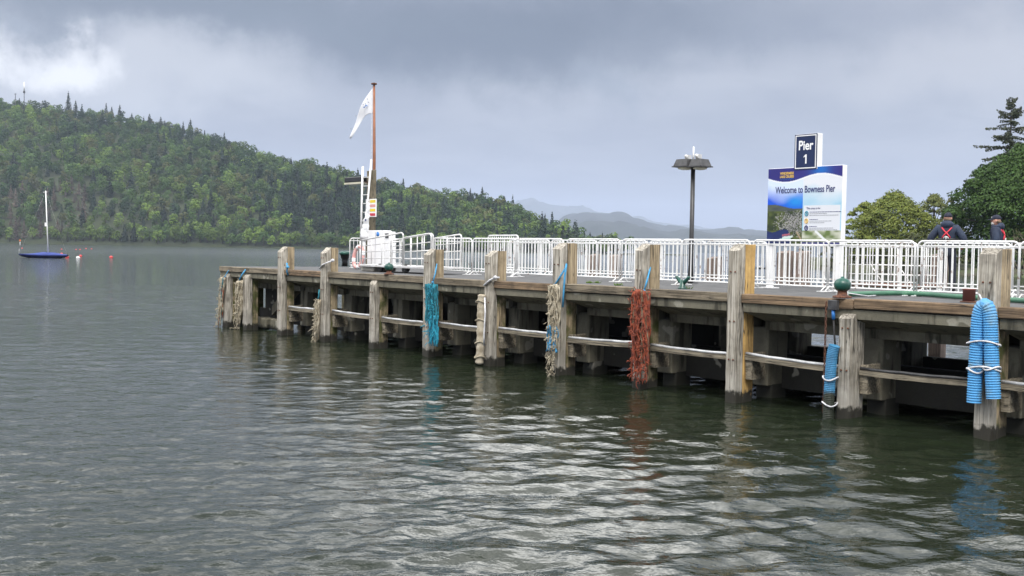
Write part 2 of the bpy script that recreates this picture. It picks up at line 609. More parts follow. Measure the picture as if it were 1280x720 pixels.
# ------------------------------------------------------------------ WATER: one sheet, real waves near the pier, fine relief beyond
def water():
    xs = [0.0]
    st = 0.05
    while xs[-1] < 15000:
        x = xs[-1]
        st = 0.04 if x < 5 else (0.04 + (x - 5) * 0.0085)
        xs.append(x + st)
    xs = np.array([-q for q in xs[:0:-1]] + xs)
    ys = [5.5]
    while ys[-1] < 15000:
        y = ys[-1]
        ys.append(y + (max(0.03, y * 0.0035) if y < 70 else y * 0.03))
    back = [5.5]
    while back[-1] > -400:
        q = 5.5 - back[-1]
        back.append(back[-1] - max(0.12, q * 0.25))
    ys = np.array(back[:0:-1] + ys)
    X, Y = np.meshgrid(xs, ys)
    dx = np.gradient(xs)[None, :]
    dy = np.gradient(ys)[:, None]
    sp = np.maximum(np.broadcast_to(dx, X.shape), np.broadcast_to(dy, X.shape))
    Z = np.zeros_like(X)
    rs = np.random.RandomState(5)
    # patches of stronger and weaker ripple
    pat = 0.75 + 0.25 * np.sin(X * 0.21 + 1.3 * np.sin(Y * 0.13)) * np.sin(Y * 0.17 + 0.6 + np.sin(X * 0.11))
    # calmer, longer undulation in the lee of the pier (near right), finer wind ripple to the left
    lee = 1 / (1 + np.exp(-(X * 0.55 + 0.4)))
    for i in range(90):
        lam = 0.15 * (1.5 / 0.15) ** rs.rand()
        kk = 2 * math.pi / lam
        a = math.pi / 2 + rs.normal(0, 0.62)
        if i % 4 == 0:
            a = rs.rand() * 2 * math.pi
        sl = 0.027 * (1.0 if lam > 0.3 else 0.9)
        if lam > 0.95:
            sl *= 0.75
        amp = sl / kk
        fade = np.clip((lam / sp - 2.4) / 2.2, 0, 1)
        wgt = (0.35 + 0.75 * lee) if lam > 0.40 else (0.30 + 0.70 * (1 - lee))
        Z += amp * fade * wgt * pat * np.sin(kk * (X * math.cos(a) + Y * math.sin(a)) + rs.rand() * 6.28)
    V = np.stack([X, Y, Z], -1).reshape(-1, 3)
    nx, ny = len(xs), len(ys)
    i = np.arange(ny - 1)[:, None] * nx + np.arange(nx - 1)[None, :]
    Q = np.stack([i, i + 1, i + 1 + nx, i + nx], -1).reshape(-1, 4)
    me = np_mesh('water', V, Q, None, True)
    m, k, p = new_mat('lake_water')
    p.inputs['Base Color'].default_value = (0.012, 0.017, 0.009, 1)
    p.inputs['IOR'].default_value = 1.333
    geo = k.n('ShaderNodeNewGeometry')
    pos = geo.outputs['Position']
    cdn = k.n('ShaderNodeVectorMath', operation='LENGTH')
    k.l(pos, cdn.inputs[0])
    dist = cdn.outputs['Value']
    k.l(k.mr(dist, 20, 400, 0.025, 0.20), p.inputs['Roughness'])
    # ripple relief: fine everywhere, coarser where the sheet is flat geometry
    n1 = k.noise(k.vmath('MULTIPLY', pos, (5.0, 8.0, 1)), 1.0, 3, 0.55, 0.3)
    n2 = k.noise(k.vmath('MULTIPLY', pos, (0.9, 1.7, 1)), 1.0, 5, 0.62, 0.3)
    n3 = k.noise(k.vmath('MULTIPLY', pos, (0.10, 0.20, 1)), 1.0, 4, 0.6, 0.2)
    far = k.mr(dist, 18, 60)
    hsum = k.math('ADD', k.math('MULTIPLY', n1, 0.013), k.math('MULTIPLY', k.math('MULTIPLY', n2, far), 0.085))
    hsum = k.math('ADD', hsum, k.math('MULTIPLY', k.math('MULTIPLY', n3, k.mr(dist, 60, 250)), 0.35))
    b = k.n('ShaderNodeBump')
    b.inputs['Strength'].default_value = 1.0
    b.inputs['Distance'].default_value = 1.0
    k.l(hsum, b.inputs['Height'])
    k.l(b.outputs[0], p.inputs['Normal'])
    o = obj('water', me, m)
    tag(o, kind='structure')


water()


# ------------------------------------------------------------------ HILLS
def interp(x, pts):
    xs, ys = zip(*pts)
    return float(np.interp(x, xs, ys))


def hor(x):
    return HORY + math.tan(ROLL) * (x - 640)


SKYL = [(-700, 190), (-400, 150), (-200, 132), (0, 130), (50, 134), (100, 139), (150, 148), (200, 156), (240, 164), (280, 179), (320, 191), (360, 201), (400, 211),
        (430, 218), (470, 229), (520, 237), (560, 244), (600, 249), (640, 259), (680, 278), (710, 290), (735, 300), (755, 306), (800, 318), (860, 320)]
SHORE = [(-700, 1250), (-300, 1080), (0, 1000), (300, 960), (430, 950), (560, 930), (660, 900), (740, 860), (860, 840)]
TREE_PX = 13.0


def wood_ground(x, t):
    """ground of the wooded hill: x is a bearing given as a photo column, t runs 0 at the shore to 1 at the ridge"""
    d0 = interp(x, SHORE)
    depth = 470 * min(1, max(0.12, (hor(x) - interp(x, SKYL)) / 150))
    d = d0 + depth * t
    d1 = d0 + depth
    ztop = HC + (hor(x) - interp(x, SKYL)) / F * d1 - 9.0
    ztop = max(ztop, 1.0)
    e = t ** 0.85 if t <= 1 else 1 - 0.35 * (t - 1)
    r = ray(x, hor(x))
    k = d / r.y
    wig = 1 + 0.03 * math.sin(x * 0.05 + t * 7) * (1 if t < 0.9 else 0.3)
    return Vector((r.x * k, r.y * k, 0.5 + (ztop - 0.5) * e * wig))


def hill_sheet():
    xs = np.linspace(-700, 860, 160)
    ts = [-0.03, 0, 0.03, 0.1, 0.2, 0.3, 0.4, 0.5, 0.6, 0.7, 0.8, 0.9, 1.0, 1.15, 1.4, 1.8, 2.4]
    V = []
    for t in ts:
        for x in xs:
            p = wood_ground(x, max(t, 0) if t > -0.01 else 0)
            if t < 0:
                p = Vector((p.x * 0.994, p.y * 0.994, -1.0))
            V.append(p)
    n = len(xs)
    Q = [(j * n + i, j * n + i + 1, (j + 1) * n + i + 1, (j + 1) * n + i) for j in range(len(ts) - 1) for i in range(n - 1)]
    me = np_mesh('hill', np.array(V), np.array(Q), None, True)
    o = obj('hill', me, m_plain('woodland_floor', (0.035, 0.045, 0.018), (0.02, 0.026, 0.012), 0.05, 1.0, bs=0))
    tag(o, kind='structure')


hill_sheet()


def far_hill(pts, dist, c1, c2, seed, depth):
    rs = np.random.RandomState(seed)
    x0, x1 = pts[0][0], pts[-1][0]
    xs = np.linspace(x0, x1, 170)
    n = len(xs)
    V = []
    jag = np.cumsum(rs.normal(0, 0.25, n))
    jag -= np.convolve(jag, np.ones(15) / 15, 'same')
    ts = [0, 0.15, 0.3, 0.5, 0.7, 0.85, 1.0, 1.5, 2.2]
    for j, t in enumerate(ts):
        for i, x in enumerate(xs):
            r = ray(x, hor(x))
            dd = dist + depth * t
            d1 = dist + depth
            zt = HC + (hor(x) - (interp(x, pts) + jag[i])) / F * d1
            e = math.sin(min(t, 1) * math.pi / 2) if t <= 1 else max(0.0, 1 - 0.5 * (t - 1))
            z = -1 + (zt + 1) * e
            if 0 < t < 1:
                z *= 1 + 0.10 * math.sin(x * 0.09 + j * 1.7 + seed) + rs.normal(0, 0.015)
            k = dd / r.y
            V.append((r.x * k, r.y * k, z))
    Q = [(j * n + i, j * n + i + 1, (j + 1) * n + i + 1, (j + 1) * n + i) for j in range(len(ts) - 1) for i in range(n - 1)]
    o = obj('hill', np_mesh('hill', np.array(V), np.array(Q), None, True), m_plain('moorland', c1, c2, 0.004, 1.0, bs=0))
    tag(o, kind='structure')


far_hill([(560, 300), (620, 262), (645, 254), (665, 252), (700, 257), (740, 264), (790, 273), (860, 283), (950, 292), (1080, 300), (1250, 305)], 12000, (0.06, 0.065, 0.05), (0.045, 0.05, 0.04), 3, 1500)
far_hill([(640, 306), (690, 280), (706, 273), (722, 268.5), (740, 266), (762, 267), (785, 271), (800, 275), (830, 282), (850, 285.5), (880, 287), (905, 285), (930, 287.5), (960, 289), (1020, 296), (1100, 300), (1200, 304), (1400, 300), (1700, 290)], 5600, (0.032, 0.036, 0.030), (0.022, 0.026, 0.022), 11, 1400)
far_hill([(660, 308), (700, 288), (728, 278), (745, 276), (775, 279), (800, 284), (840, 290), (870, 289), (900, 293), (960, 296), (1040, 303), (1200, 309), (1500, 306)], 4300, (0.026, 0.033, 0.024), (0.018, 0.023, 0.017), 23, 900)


# ------------------------------------------------------------------ TREES
def leaf_cloud(rs, centers, normals, size, jitter=0.6, cvar=0.5):
    """quads at given points facing roughly along the normals; returns V, Q, C"""
    n = len(centers)
    nn = normals + rs.normal(0, jitter, (n, 3))
    nn /= np.linalg.norm(nn, axis=1)[:, None] + 1e-9
    a = np.cross(nn, rs.normal(0, 1, (n, 3)))
    a /= np.linalg.norm(a, axis=1)[:, None] + 1e-9
    b = np.cross(nn, a)
    s = size * (0.6 + 0.8 * rs.rand(n))[:, None]
    e = (0.55 + 0.5 * rs.rand(n))[:, None]
    P = np.stack([centers - a * s * 0.5, centers - b * s * e * 0.5, centers + a * s * 0.5, centers + b * s * e * 0.5], 1)
    Q = np.arange(4 * n).reshape(n, 4)
    v = (1 + cvar * (rs.rand(n) - 0.5))[:, None]
    hue = rs.normal(0, 0.12 * cvar, n)[:, None]
    C = np.concatenate([v * (1 + hue), v, v * (1 - hue)], 1)
    C = np.repeat(C, 4, axis=0)
    return P.reshape(-1, 3), Q, C


def sphere_dirs(rs, n):
    d = rs.normal(0, 1, (n, 3))
    return d / np.linalg.norm(d, axis=1)[:, None]


def crown_broad(seed, n=240, r=5.6, h=12.0, z0=3.0, leaf=1.25, lobes=7):
    """lobed broadleaf crown, base at the ground"""
    rs = np.random.RandomState(seed)
    C, N = [], []
    for i in range(lobes):
        f = (i + 0.5) / lobes
        a = i * 2.4 + rs.rand()
        zz_ = z0 + (h - z0) * (0.12 + 0.72 * f)
        rad = r * 0.55 * math.sqrt(max(0.05, 1 - (2 * (0.1 + 0.85 * f) - 0.9) ** 2 * 0.75))
        c = np.array([math.cos(a) * rad, math.sin(a) * rad, zz_])
        lr = r * (0.42 + 0.22 * rs.rand())
        m = n // lobes
        d = sphere_dirs(rs, m)
        d[:, 2] = np.where(d[:, 2] < -0.35, -d[:, 2], d[:, 2])
        C.append(c + d * lr * (0.82 + 0.3 * rs.rand(m))[:, None])
        N.append(d)
    return leaf_cloud(rs, np.concatenate(C), np.concatenate(N), leaf, 0.16, 0.22)


def crown_conifer(seed, n=210, r=3.0, h=18.0, z0=1.0, leaf=1.3):
    rs = np.random.RandomState(seed)
    f = 1 - np.sqrt(rs.rand(n))
    tier = np.floor(f * 11) / 11
    f = np.clip(tier + 0.09 * rs.rand(n), 0, 1)
    a = rs.rand(n) * 2 * math.pi
    rr = r * (1 - f) * (0.55 + 0.5 * rs.rand(n)) * (1 + 0.2 * np.sin(a * 3 + seed))
    C = np.stack([np.cos(a) * rr, np.sin(a) * rr, z0 + f * (h - z0) - rr * 0.25], 1)
    N = np.stack([np.cos(a), np.sin(a), 0.7 + 0 * a], 1)
    V, Q, K = leaf_cloud(rs, C, N, leaf, 0.25, 0.25)
    return V, Q, K


def crown_bare(seed, n=150, r=2.4, h=15.0, z0=2.0):
    rs = np.random.RandomState(seed)
    f = 1 - np.sqrt(rs.rand(n))
    a = rs.rand(n) * 2 * math.pi
    rr = r * (1 - f) * rs.rand(n)
    C = np.stack([np.cos(a) * rr, np.sin(a) * rr, z0 + f * (h - z0)], 1)
    N = np.stack([np.cos(a), np.sin(a), 0.3 + 0 * a], 1)
    return leaf_cloud(rs, C, N, 0.95, 0.5)


KINDS = {
    'broad': [crown_broad(s, 330, 4.9 + 0.6 * (s % 3), 10.8 + 1.4 * (s % 4), 0.6, 1.3, 5 + s % 4) for s in range(8)],
    'conifer': [crown_conifer(40 + s, 300, 3.5 + 0.4 * (s % 2), 15 + 2 * (s % 3)) for s in range(4)],
    'bare': [crown_bare(70 + s, 340, 4.2, 15.0, 0.3) for s in range(3)],
}
KMESH = {k: [np_mesh('crown', *c) for c in v] for k, v in KINDS.items()}
for v in KMESH.values():
    for me in v:
        me.materials.append(MAT['leaf'])
tk = MB().tube([(0, 0, -1), (0.05, 0, 3), (0, 0.08, 8)], [0.38, 0.3, 0.16], 7)
tk.tube([(0.02, 0, 4), (1.2, 0.5, 6.2)], [0.16, 0.07], 5)
tk.tube([(0.02, 0, 5), (-1.0, 0.8, 7.5)], [0.14, 0.06], 5)
TRUNK = tk.mesh('trunk')
TRUNK.materials.append(MAT['bark'])

GREENS = {'light': (0.112, 0.172, 0.032), 'mid': (0.058, 0.104, 0.026), 'dark': (0.025, 0.052, 0.019), 'olive': (0.088, 0.098, 0.032),
          'conifer': (0.018, 0.033, 0.021), 'bare': (0.105, 0.085, 0.070)}


def vnoise(x, y, seed=0):
    return (math.sin(x * 1.7 + seed) * math.cos(y * 1.3 - seed * 2) + math.sin(x * 0.63 - y * 0.9 + seed * 3) + 0.6 * math.sin(x * 3.1 + y * 2.7 + seed)) / 2.6


def pick_tree(rs, x, y, t):
    """kind and colour of the tree whose foot lies at photo position x, y"""
    n1 = vnoise(x * 0.02, y * 0.035, 1.0)
    if (50 < x < 108 or 12 < x < 36) and 238 < y < 300 and rs.rand() < 0.75:
        return 'bare', 'bare'
    pc = 0.05
    if 330 < x < 470 and 232 < y < 300:
        pc = 0.75 if t > 0.05 else 0.3
    elif x > 470 and y > 262:
        pc = 0.3
    elif x > 455 and t > 0.85:
        pc = 0.22
    elif n1 > 0.4:
        pc = 0.30
    elif 200 < x < 330 and 260 < y < 285:
        pc = 0.3
    if t > 0.88:
        pc = min(pc, 0.08)
    if rs.rand() < pc:
        return 'conifer', 'conifer'
    q = rs.rand()
    if t < 0.07:
        return 'broad', 'light' if q < 0.62 else ('mid' if q < 0.9 else 'dark')
    if vnoise(x * 0.031, y * 0.05, 5.0) > 0.2:
        return 'broad', 'light' if q < 0.35 else ('mid' if q < 0.85 else 'olive')
    return 'broad', 'mid' if q < 0.45 else ('dark' if q < 0.8 else ('olive' if q < 0.9 else 'light'))


LAB = {('broad', 'light'): ('bright spring green rounded tree on the far wooded shore', 'bright green trees along the far shore'),
       ('broad', 'mid'): ('mid green rounded broadleaf tree on the far wooded shore', 'mid green trees along the far shore'),
       ('broad', 'dark'): ('dark green rounded broadleaf tree on the far wooded shore', 'dark broadleaf trees along the far shore'),
       ('broad', 'olive'): ('olive brown-green rounded tree on the far wooded shore', 'olive trees along the far shore'),
       ('conifer', 'conifer'): ('dark blue-green pointed conifer low on the far wooded shore', 'conifers along the far shore'),
       ('bare', 'bare'): ('bare grey-brown larch behind the moored sailing boat', 'bare larches on the far shore')}


def forest():
    rs = np.random.RandomState(12)
    cand = []
    # shore row, two deep, then the slope
    x = -60.0
    while x < 790:
        d0 = interp(x, SHORE)
        cand.append((x, 0.004 + 0.012 * rs.rand(), 0.9 + 0.35 * rs.rand()))
        x += (6.5 + 3.5 * rs.rand()) * F / d0 * 0.9
    for row in range(1, 40):
        t = row / 38.0 * 1.03
        xx = -220.0 + rs.rand() * 10
        while xx < 770:
            d = interp(xx, SHORE) + 400 * t
            tt = t + (rs.rand() - 0.5) * 0.034
            depth_ok = (hor(xx) - interp(xx, SKYL)) / 150
            if depth_ok > 0.3 or row % 4 == 0 or (depth_ok > 0.15 and row % 2 == 0):
                cand.append((xx, min(tt, 1.03), 0.6 + 0.75 * rs.rand() ** 1.4))
            xx += (7.5 + 6.0 * rs.rand()) * F / d
    near, rest = [], []
    for (x, t, s) in cand:
        p = wood_ground(x, t)
        d = Vector((p.x, p.y, p.z)) - CAMP
        z = d.dot(fwd)
        y = 360 - F * d.dot(IU) / z
        kind, shade = pick_tree(rs, x, y, t)
        if t < 0.03 and 'broad' == kind:
            s *= 0.85
        near.append((p.y, p, kind, shade, s, x, t))
    inview = [q for q in near if -25 < q[5] < 445 and q[6] < 0.5]
    inview.sort(key=lambda q: q[6] * 400 + q[5] * 0.05)
    solo = inview[:285]
    solo_ids = {id(q) for q in solo}
    for q in solo:
        _, p, kind, shade, s, x, t = q
        lab, grp = LAB[(kind, shade)]
        root = thing({'broad': 'broadleaf_tree', 'conifer': 'conifer_tree', 'bare': 'larch_tree'}[kind], lab, 'tree', p, rs.rand() * 6.28, grp)
        root.scale = (s, s, s * (0.9 + 0.2 * rs.rand()))
        cr_ = obj('crown', KMESH[kind][rs.randint(len(KMESH[kind]))], None, root)
        c = GREENS[shade]
        k = 0.5 + 0.85 * rs.rand()
        cr_.color = (c[0] * k, c[1] * k, c[2] * k, 1)
        obj('trunk', TRUNK, None, root)
    Vs, Qs, Cs = [], [], []
    off = 0
    for q in near:
        if id(q) in solo_ids:
            continue
        _, p, kind, shade, s, x, t = q
        V, Q, C = KINDS[kind][rs.randint(len(KINDS[kind]))]
        a = rs.rand() * 6.28
        ca, sa = math.cos(a), math.sin(a)
        W = V * s
        W = np.stack([W[:, 0] * ca - W[:, 1] * sa + p.x, W[:, 0] * sa + W[:, 1] * ca + p.y, W[:, 2] * (0.9 + 0.2 * rs.rand()) + p.z], 1)
        c = np.array(GREENS[shade]) * (0.5 + 0.85 * rs.rand())
        Vs.append(W)
        Qs.append(Q + off)
        Cs.append(C * c)
        off += len(V)
    o = obj('woodland', np_mesh('woodland', np.concatenate(Vs), np.concatenate(Qs), np.concatenate(Cs)), 'leaf')
    tag(o, 'dense mixed green woodland covering the long hillside across the lake', 'woodland', kind='stuff')
    # conifers standing clear of the skyline
    for (x, top, hgt) in [(85, 115, 20), (94, 126, 13), (132, 128, 16), (149, 131, 15), (139, 133, 12), (186, 142, 12), (200, 146, 12), (228, 151, 14), (237, 149, 15), (164, 142, 10),
                          (205, 150, 9), (58, 130, 11), (24, 122, 13), (390, 205, 10), (430, 214, 9), (629, 244, 9), (620, 247, 7), (482, 226, 9), (512, 232, 8), (545, 240, 7)]:
        p = wood_ground(x, 0.99)
        zt = HC + (hor(x) - top) / F * p.y
        lift = max(2.0, zt - p.z - hgt * 1.3)
        root = thing('conifer_tree', 'dark pointed conifer rising above the ridge of the wooded hill', 'tree', (p.x, p.y, p.z + lift), rs.rand() * 6, 'conifers on the skyline of the wooded hill')
        sc = (zt - p.z - lift) / 17.0
        root.scale = (1.0 + 0.3 * rs.rand(), 1.1, sc)
        c = obj('crown', KMESH['conifer'][rs.randint(4)], None, root)
        c.color = (0.030, 0.042, 0.030, 1)
        tr_ = obj('trunk', TRUNK, None, root, (0, 0, -lift / sc))
        tr_.scale = (1, 1, lift / sc / 6 + 1)


forest()


def mast(x, y0, y1, label, white):
    p = wood_ground(x, 0.97)
    z1 = HC + (hor(x) - y1) / F * p.y
    t = thing('radio_mast', label, 'mast', p, 0)
    h = z1 - p.z
    MB().tube([(0, 0, 0), (0, 0, h * 0.72)], 0.45, 6).build('lattice', 'darkgrey', t)
    if white:
        MB().tube([(0, 0, h * 0.72), (0, 0, h)], [1.0, 0.6], 8).build('antenna', 'white_clean', t)
        MB().lathe([(0.5, h * 0.64), (1.5, h * 0.65), (1.5, h * 0.71), (0.5, h * 0.72)], seg=8).build('dish_ring', 'darkgrey', t)
    else:
        MB().box((0, 0, h * 0.97), (3.2, 0.4, 0.6)).tube([(0, 0, h * 0.72), (0, 0, h)], 0.4, 6).build('antenna', 'darkgrey', t)


mast(30, 128, 104, 'tall radio mast with white antenna on the hilltop', True)
mast(19, 128, 118, 'short dark radio mast with crossbar on the hilltop', False)


# ------------------------------------------------------------------ RIGHT BANK and its trees
def bank():
    V, Q = [], []
    xs = np.linspace(985, 2300, 60)
    prof = [(0, -1.0), (2, 0.25), (6, 0.9), (30, 1.4), (90, 2.0), (160, -1)]
    for x in xs:
        d0 = interp(x, [(985, 215), (1040, 185), (1120, 165), (1300, 150), (1600, 120), (2300, 95)])
        r = ray(x, hor(x))
        for dd, z in prof:
            k = (d0 + dd) / r.y
            V.append((r.x * k, r.y * k, z))
    n = len(prof)
    Q = [(i * n + j, (i + 1) * n + j, (i + 1) * n + j + 1, i * n + j + 1) for i in range(len(xs) - 1) for j in range(n - 1)]
    o = obj('lake_bank', np_mesh('lake_bank', np.array(V), np.array(Q), None, True), m_plain('grassy_bank', (0.06, 0.075, 0.03), (0.045, 0.04, 0.025), 0.3, 1.0, bs=0))
    tag(o, kind='structure')


bank()


def big_tree(x, dist, top_y, half_px, label, name, colr, seed, nl, leaf, lobes, base_z=1.2, open_=0.0, skirt=0.06, top_bias=1.0, core=0):
    """a near broadleaf tree: trunk, limbs and a crown of many leaf clumps"""
    rs = np.random.RandomState(seed)
    r = ray(x, hor(x))
    k = dist / r.y
    base = Vector((r.x * k, r.y * k, base_z))
    H = HC + (hor(x) - top_y) / F * dist - base_z
    RW = half_px / F * dist
    t = thing(name, label, 'tree', base, rs.rand() * 6)
    C, N = [], []
    tips = []
    for i in range(lobes):
        f = skirt + (1 - skirt) * (i + rs.rand()) / lobes
        env = math.sin(math.pi * min(1, (0.16 + 0.84 * f)) ** top_bias) ** 0.62
        a = i * 2.39996 + rs.normal(0, 0.3)
        lr = RW * (0.13 + 0.23 * rs.rand() ** 1.3) * (0.75 + 0.25 * env)
        rad = max(0.0, RW * env - lr * 0.9) * (0.72 + 0.36 * rs.rand())
        c = np.array([math.cos(a) * rad, math.sin(a) * rad, H * f * 0.96 - lr * 0.25])
        tips.append(c)
        m = int(nl / lobes)
        d = sphere_dirs(rs, m)
        d[:, 2] = np.where(d[:, 2] < -0.2, -d[:, 2] * 0.8, d[:, 2])
        sub = sphere_dirs(rs, 18)
        bump_ = 0.86 + 0.42 * np.max(d @ sub.T, axis=1) ** 9 - 0.15 * rs.rand(m)
        if open_:
            bump_ *= 1 - open_ * rs.rand(m)
        C.append(c + d * (lr * bump_)[:, None] * np.array([1, 1, 0.78]))
        N.append(d + np.array([0, 0, 0.25]))
    if core:
        d = sphere_dirs(rs, core)
        q = d * (0.55 + 0.3 * rs.rand(core))[:, None]
        C.append(np.stack([q[:, 0] * RW * 0.9, q[:, 1] * RW * 0.9, H * 0.5 + q[:, 2] * H * 0.52], 1))
        N.append(d)
    V, Q, K = leaf_cloud(rs, np.concatenate(C), np.concatenate(N), leaf, 0.5, 0.45)
    cw = obj('crown', np_mesh('crown', V, Q, K), 'leaf', t)
    cw.color = (*colr, 1)
    mb = MB().tube([(0, 0, -0.6), (0.1, 0, H * 0.3), (0, 0.1, H * 0.62), (0, 0, H * 0.86)], [H * 0.024, H * 0.019, H * 0.011, H * 0.003], 9)
    mb.build('trunk', 'bark', t)
    lm = MB()
    for c in tips[::2]:
        z0 = min(c[2] * 0.6, H * 0.7)
        lm.tube([(0, 0, z0), (c[0] * 0.45, c[1] * 0.45, z0 * 0.45 + c[2] * 0.55), tuple(c)], [H * 0.008, H * 0.005, H * 0.0015], 5)
    lm.build('limb', 'bark', t)
    return t


big_tree(1278, 172, 181, 92, 'large dark green sycamore with dense crown behind the two people', 'sycamore_tree', (0.042, 0.084, 0.015), 3, 50000, 0.38, 80, skirt=0.03, core=26000)
big_tree(1116, 190, 239, 58, 'olive green spreading tree on the bank to the right of the welcome sign', 'willow_tree', (0.150, 0.180, 0.036), 8, 26000, 0.32, 80, open_=0.28, skirt=0.02, core=4000)
big_tree(1080, 196, 250, 34, 'low yellow-green tree showing just beside the edge of the welcome sign', 'willow_tree', (0.165, 0.195, 0.038), 9, 13000, 0.32, 44, open_=0.28, skirt=0.02)
big_tree(1166, 200, 241, 42, 'thin-leaved brownish green tree between olive tree and sycamore', 'birch_tree', (0.130, 0.150, 0.045), 10, 15000, 0.30, 56, open_=0.35, skirt=0.04)
big_tree(1190, 212, 244, 28, 'pale thin-leaved birch tucked against the left side of the sycamore', 'birch_tree', (0.125, 0.130, 0.055), 12, 5000, 0.30, 24, open_=0.6, skirt=0.04)
big_tree(1040, 190, 301, 18, 'low dark waterside bush behind the right post of the welcome sign', 'waterside_bush', (0.05, 0.062, 0.020), 14, 2000, 0.40, 12, base_z=0.5, skirt=0.02)
big_tree(1008, 215, 306, 14, 'small dark waterside bush low behind the middle of the welcome sign', 'waterside_bush', (0.05, 0.062, 0.020), 15, 1500, 0.40, 10, base_z=0.3, skirt=0.02)
big_tree(1150, 168, 296, 60, 'wide dark waterside bush behind the people and the railings', 'waterside_bush', (0.055, 0.066, 0.022), 16, 5000, 0.40, 26, base_z=0.6, skirt=0.02)
big_tree(1330, 205, 236, 60, 'mid green tree standing behind the dark sycamore', 'broadleaf_tree', (0.06, 0.09, 0.025), 17, 6000, 0.5, 40)


def fir(x, dist, top_y, half_px):
    rs = np.random.RandomState(31)
    r = ray(x, hor(x))
    k = dist / r.y
    base = Vector((r.x * k, r.y * k, 1.5))
    H = HC + (hor(x) - top_y) / F * dist - 1.5
    t = thing('fir_tree', 'tall sparse dark fir rising behind the sycamore crown', 'tree', base, 0.3)
    MB().tube([(0, 0, -0.5), (0, 0, H * 0.5), (0.05, 0, H * 0.98)], [0.45, 0.24, 0.03], 8).build('trunk', 'bark', t)
    RW = half_px / F * dist
    br = MB()
    C, N = [], []
    z = H * 0.30
    while z < H * 0.985:
        f = (H - z) / (H * 0.5)
        ln = min(RW * (f ** 0.8), RW * 1.15) * (0.75 + 0.4 * rs.rand())
        for j in range(7):
            a = rs.rand() * 6.28
            l2 = ln * (0.6 + 0.5 * rs.rand())
            dirv = np.array([math.cos(a), math.sin(a), 0])
            zb = z + H * 0.022 * (rs.rand() - 0.5)
            rise = 0.22 if f < 0.3 else -0.10
            tip = np.array([0, 0, zb]) + dirv * l2 + np.array([0, 0, l2 * (rise + 0.12 * rs.randn())])
            mid = np.array([0, 0, zb]) + dirv * l2 * 0.5 + np.array([0, 0, l2 * (rise * 0.7)])
            br.tube([(0, 0, zb), tuple(mid), tuple(tip)], [0.06, 0.035, 0.012], 4)
            m = int(16 + l2 * 24)
            q = (0.22 + 0.8 * rs.rand(m))[:, None]
            pts = np.array([0, 0, zb]) * (1 - q) + tip * q
            side = np.array([-dirv[1], dirv[0], 0])
            pts = pts + side * (rs.normal(0, 0.34, m) * (1.3 - q[:, 0]))[:, None] + np.array([0, 0, -0.42]) * rs.rand(m)[:, None]
            C.append(pts)
            N.append(np.tile(np.array([0, 0, 1.0]), (m, 1)))
        z += H * (0.024 + 0.014 * rs.rand())
    V, Q, K = leaf_cloud(rs, np.concatenate(C), np.concatenate(N), 0.30, 1.3, 0.3)
    c = obj('crown', np_mesh('crown', V, Q, K), 'leaf', t)
    c.color = (0.075, 0.088, 0.055, 1)
    br.build('branch', 'bark', t)


fir(1258, 190, 120, 54)


def twig_bush():
    rs = np.random.RandomState(4)
    p = at_dist(1276, 330, 120)
    t = thing('bare_shrub', 'leafless twiggy shrub beside the man in profile', 'shrub', (p.x, p.y, 0.8), 0)
    mb = MB()

    def grow(a, d, ln, r, lev):
        b = a + d * ln
        mb.tube([a, (a + b) / 2 + Vector(rs.normal(0, ln * 0.05, 3)), b], [r, r * 0.8, r * 0.6], 4)
        if lev:
            for _ in range(3):
                dd = (d + Vector(rs.normal(0, 0.42, 3))).normalized()
                grow(b, dd, ln * (0.6 + 0.25 * rs.rand()), r * 0.62, lev - 1)
    for _ in range(5):
        grow(Vector((rs.normal(0, 0.5), rs.normal(0, 0.5), 0)), Vector((rs.normal(-0.25, 0.3), rs.normal(0, 0.3), 1)).normalized(), 1.9, 0.045, 3)
    mb.build('branch', m_plain('pale_twig', (0.24, 0.20, 0.14), None, 4, 0.9, bs=0), t)
    MB().tube([(0, 0, -0.4), (0, 0, 0.4)], [0.12, 0.08], 7).build('stem', 'bark', t)


twig_bush()

# ------------------------------------------------------------------ THE PIER
pier = thing('pier', 'long timber and concrete landing pier with piles along its front', 'pier', L(0, 0, 0))
S_END = -26.0
S_NEAR = 7.0


def timber(w_, d_, z0, z1, chamf=0.0, seed=0, rough=0.006, nz=14, round_=0.02):
    """upright weathered baulk: x 0..w, y 0..d; the top slopes down to the front by chamf"""
    rs = random.Random(seed)
    b = round_
    ring = [(b, 0), (w_ * 0.5, 0), (w_ - b, 0), (w_, b), (w_, d_ * 0.5), (w_, d_ - b), (w_ - b, d_), (w_ * 0.5, d_), (b, d_), (0, d_ - b), (0, d_ * 0.5), (0, b)]
    n = len(ring)
    vs, fs = [], []
    for i in range(nz + 1):
        f = i / nz
        for j, (x, y) in enumerate(ring):
            top = z1 - chamf * (1 - y / d_)
            z = z0 + (top - z0) * f
            k = rough * (1.0 if 0 < i < nz else 0.7)
            vs.append((x + rs.uniform(-k, k), y + rs.uniform(-k, k), z + (rs.uniform(-k, k) * 2 if i == nz else 0)))
    for i in range(nz):
        for j in range(n):
            k = (j + 1) % n
            fs.append((i * n + j, i * n + k, (i + 1) * n + k, (i + 1) * n + j))
    fs.append(tuple(range(n - 1, -1, -1)))
    cz = len(vs)
    vs.append((w_ / 2, d_ / 2, z1 - chamf * 0.5))
    for j in range(n):
        fs.append((nz * n + j, nz * n + (j + 1) % n, cz))
    return MB().add(vs, fs)


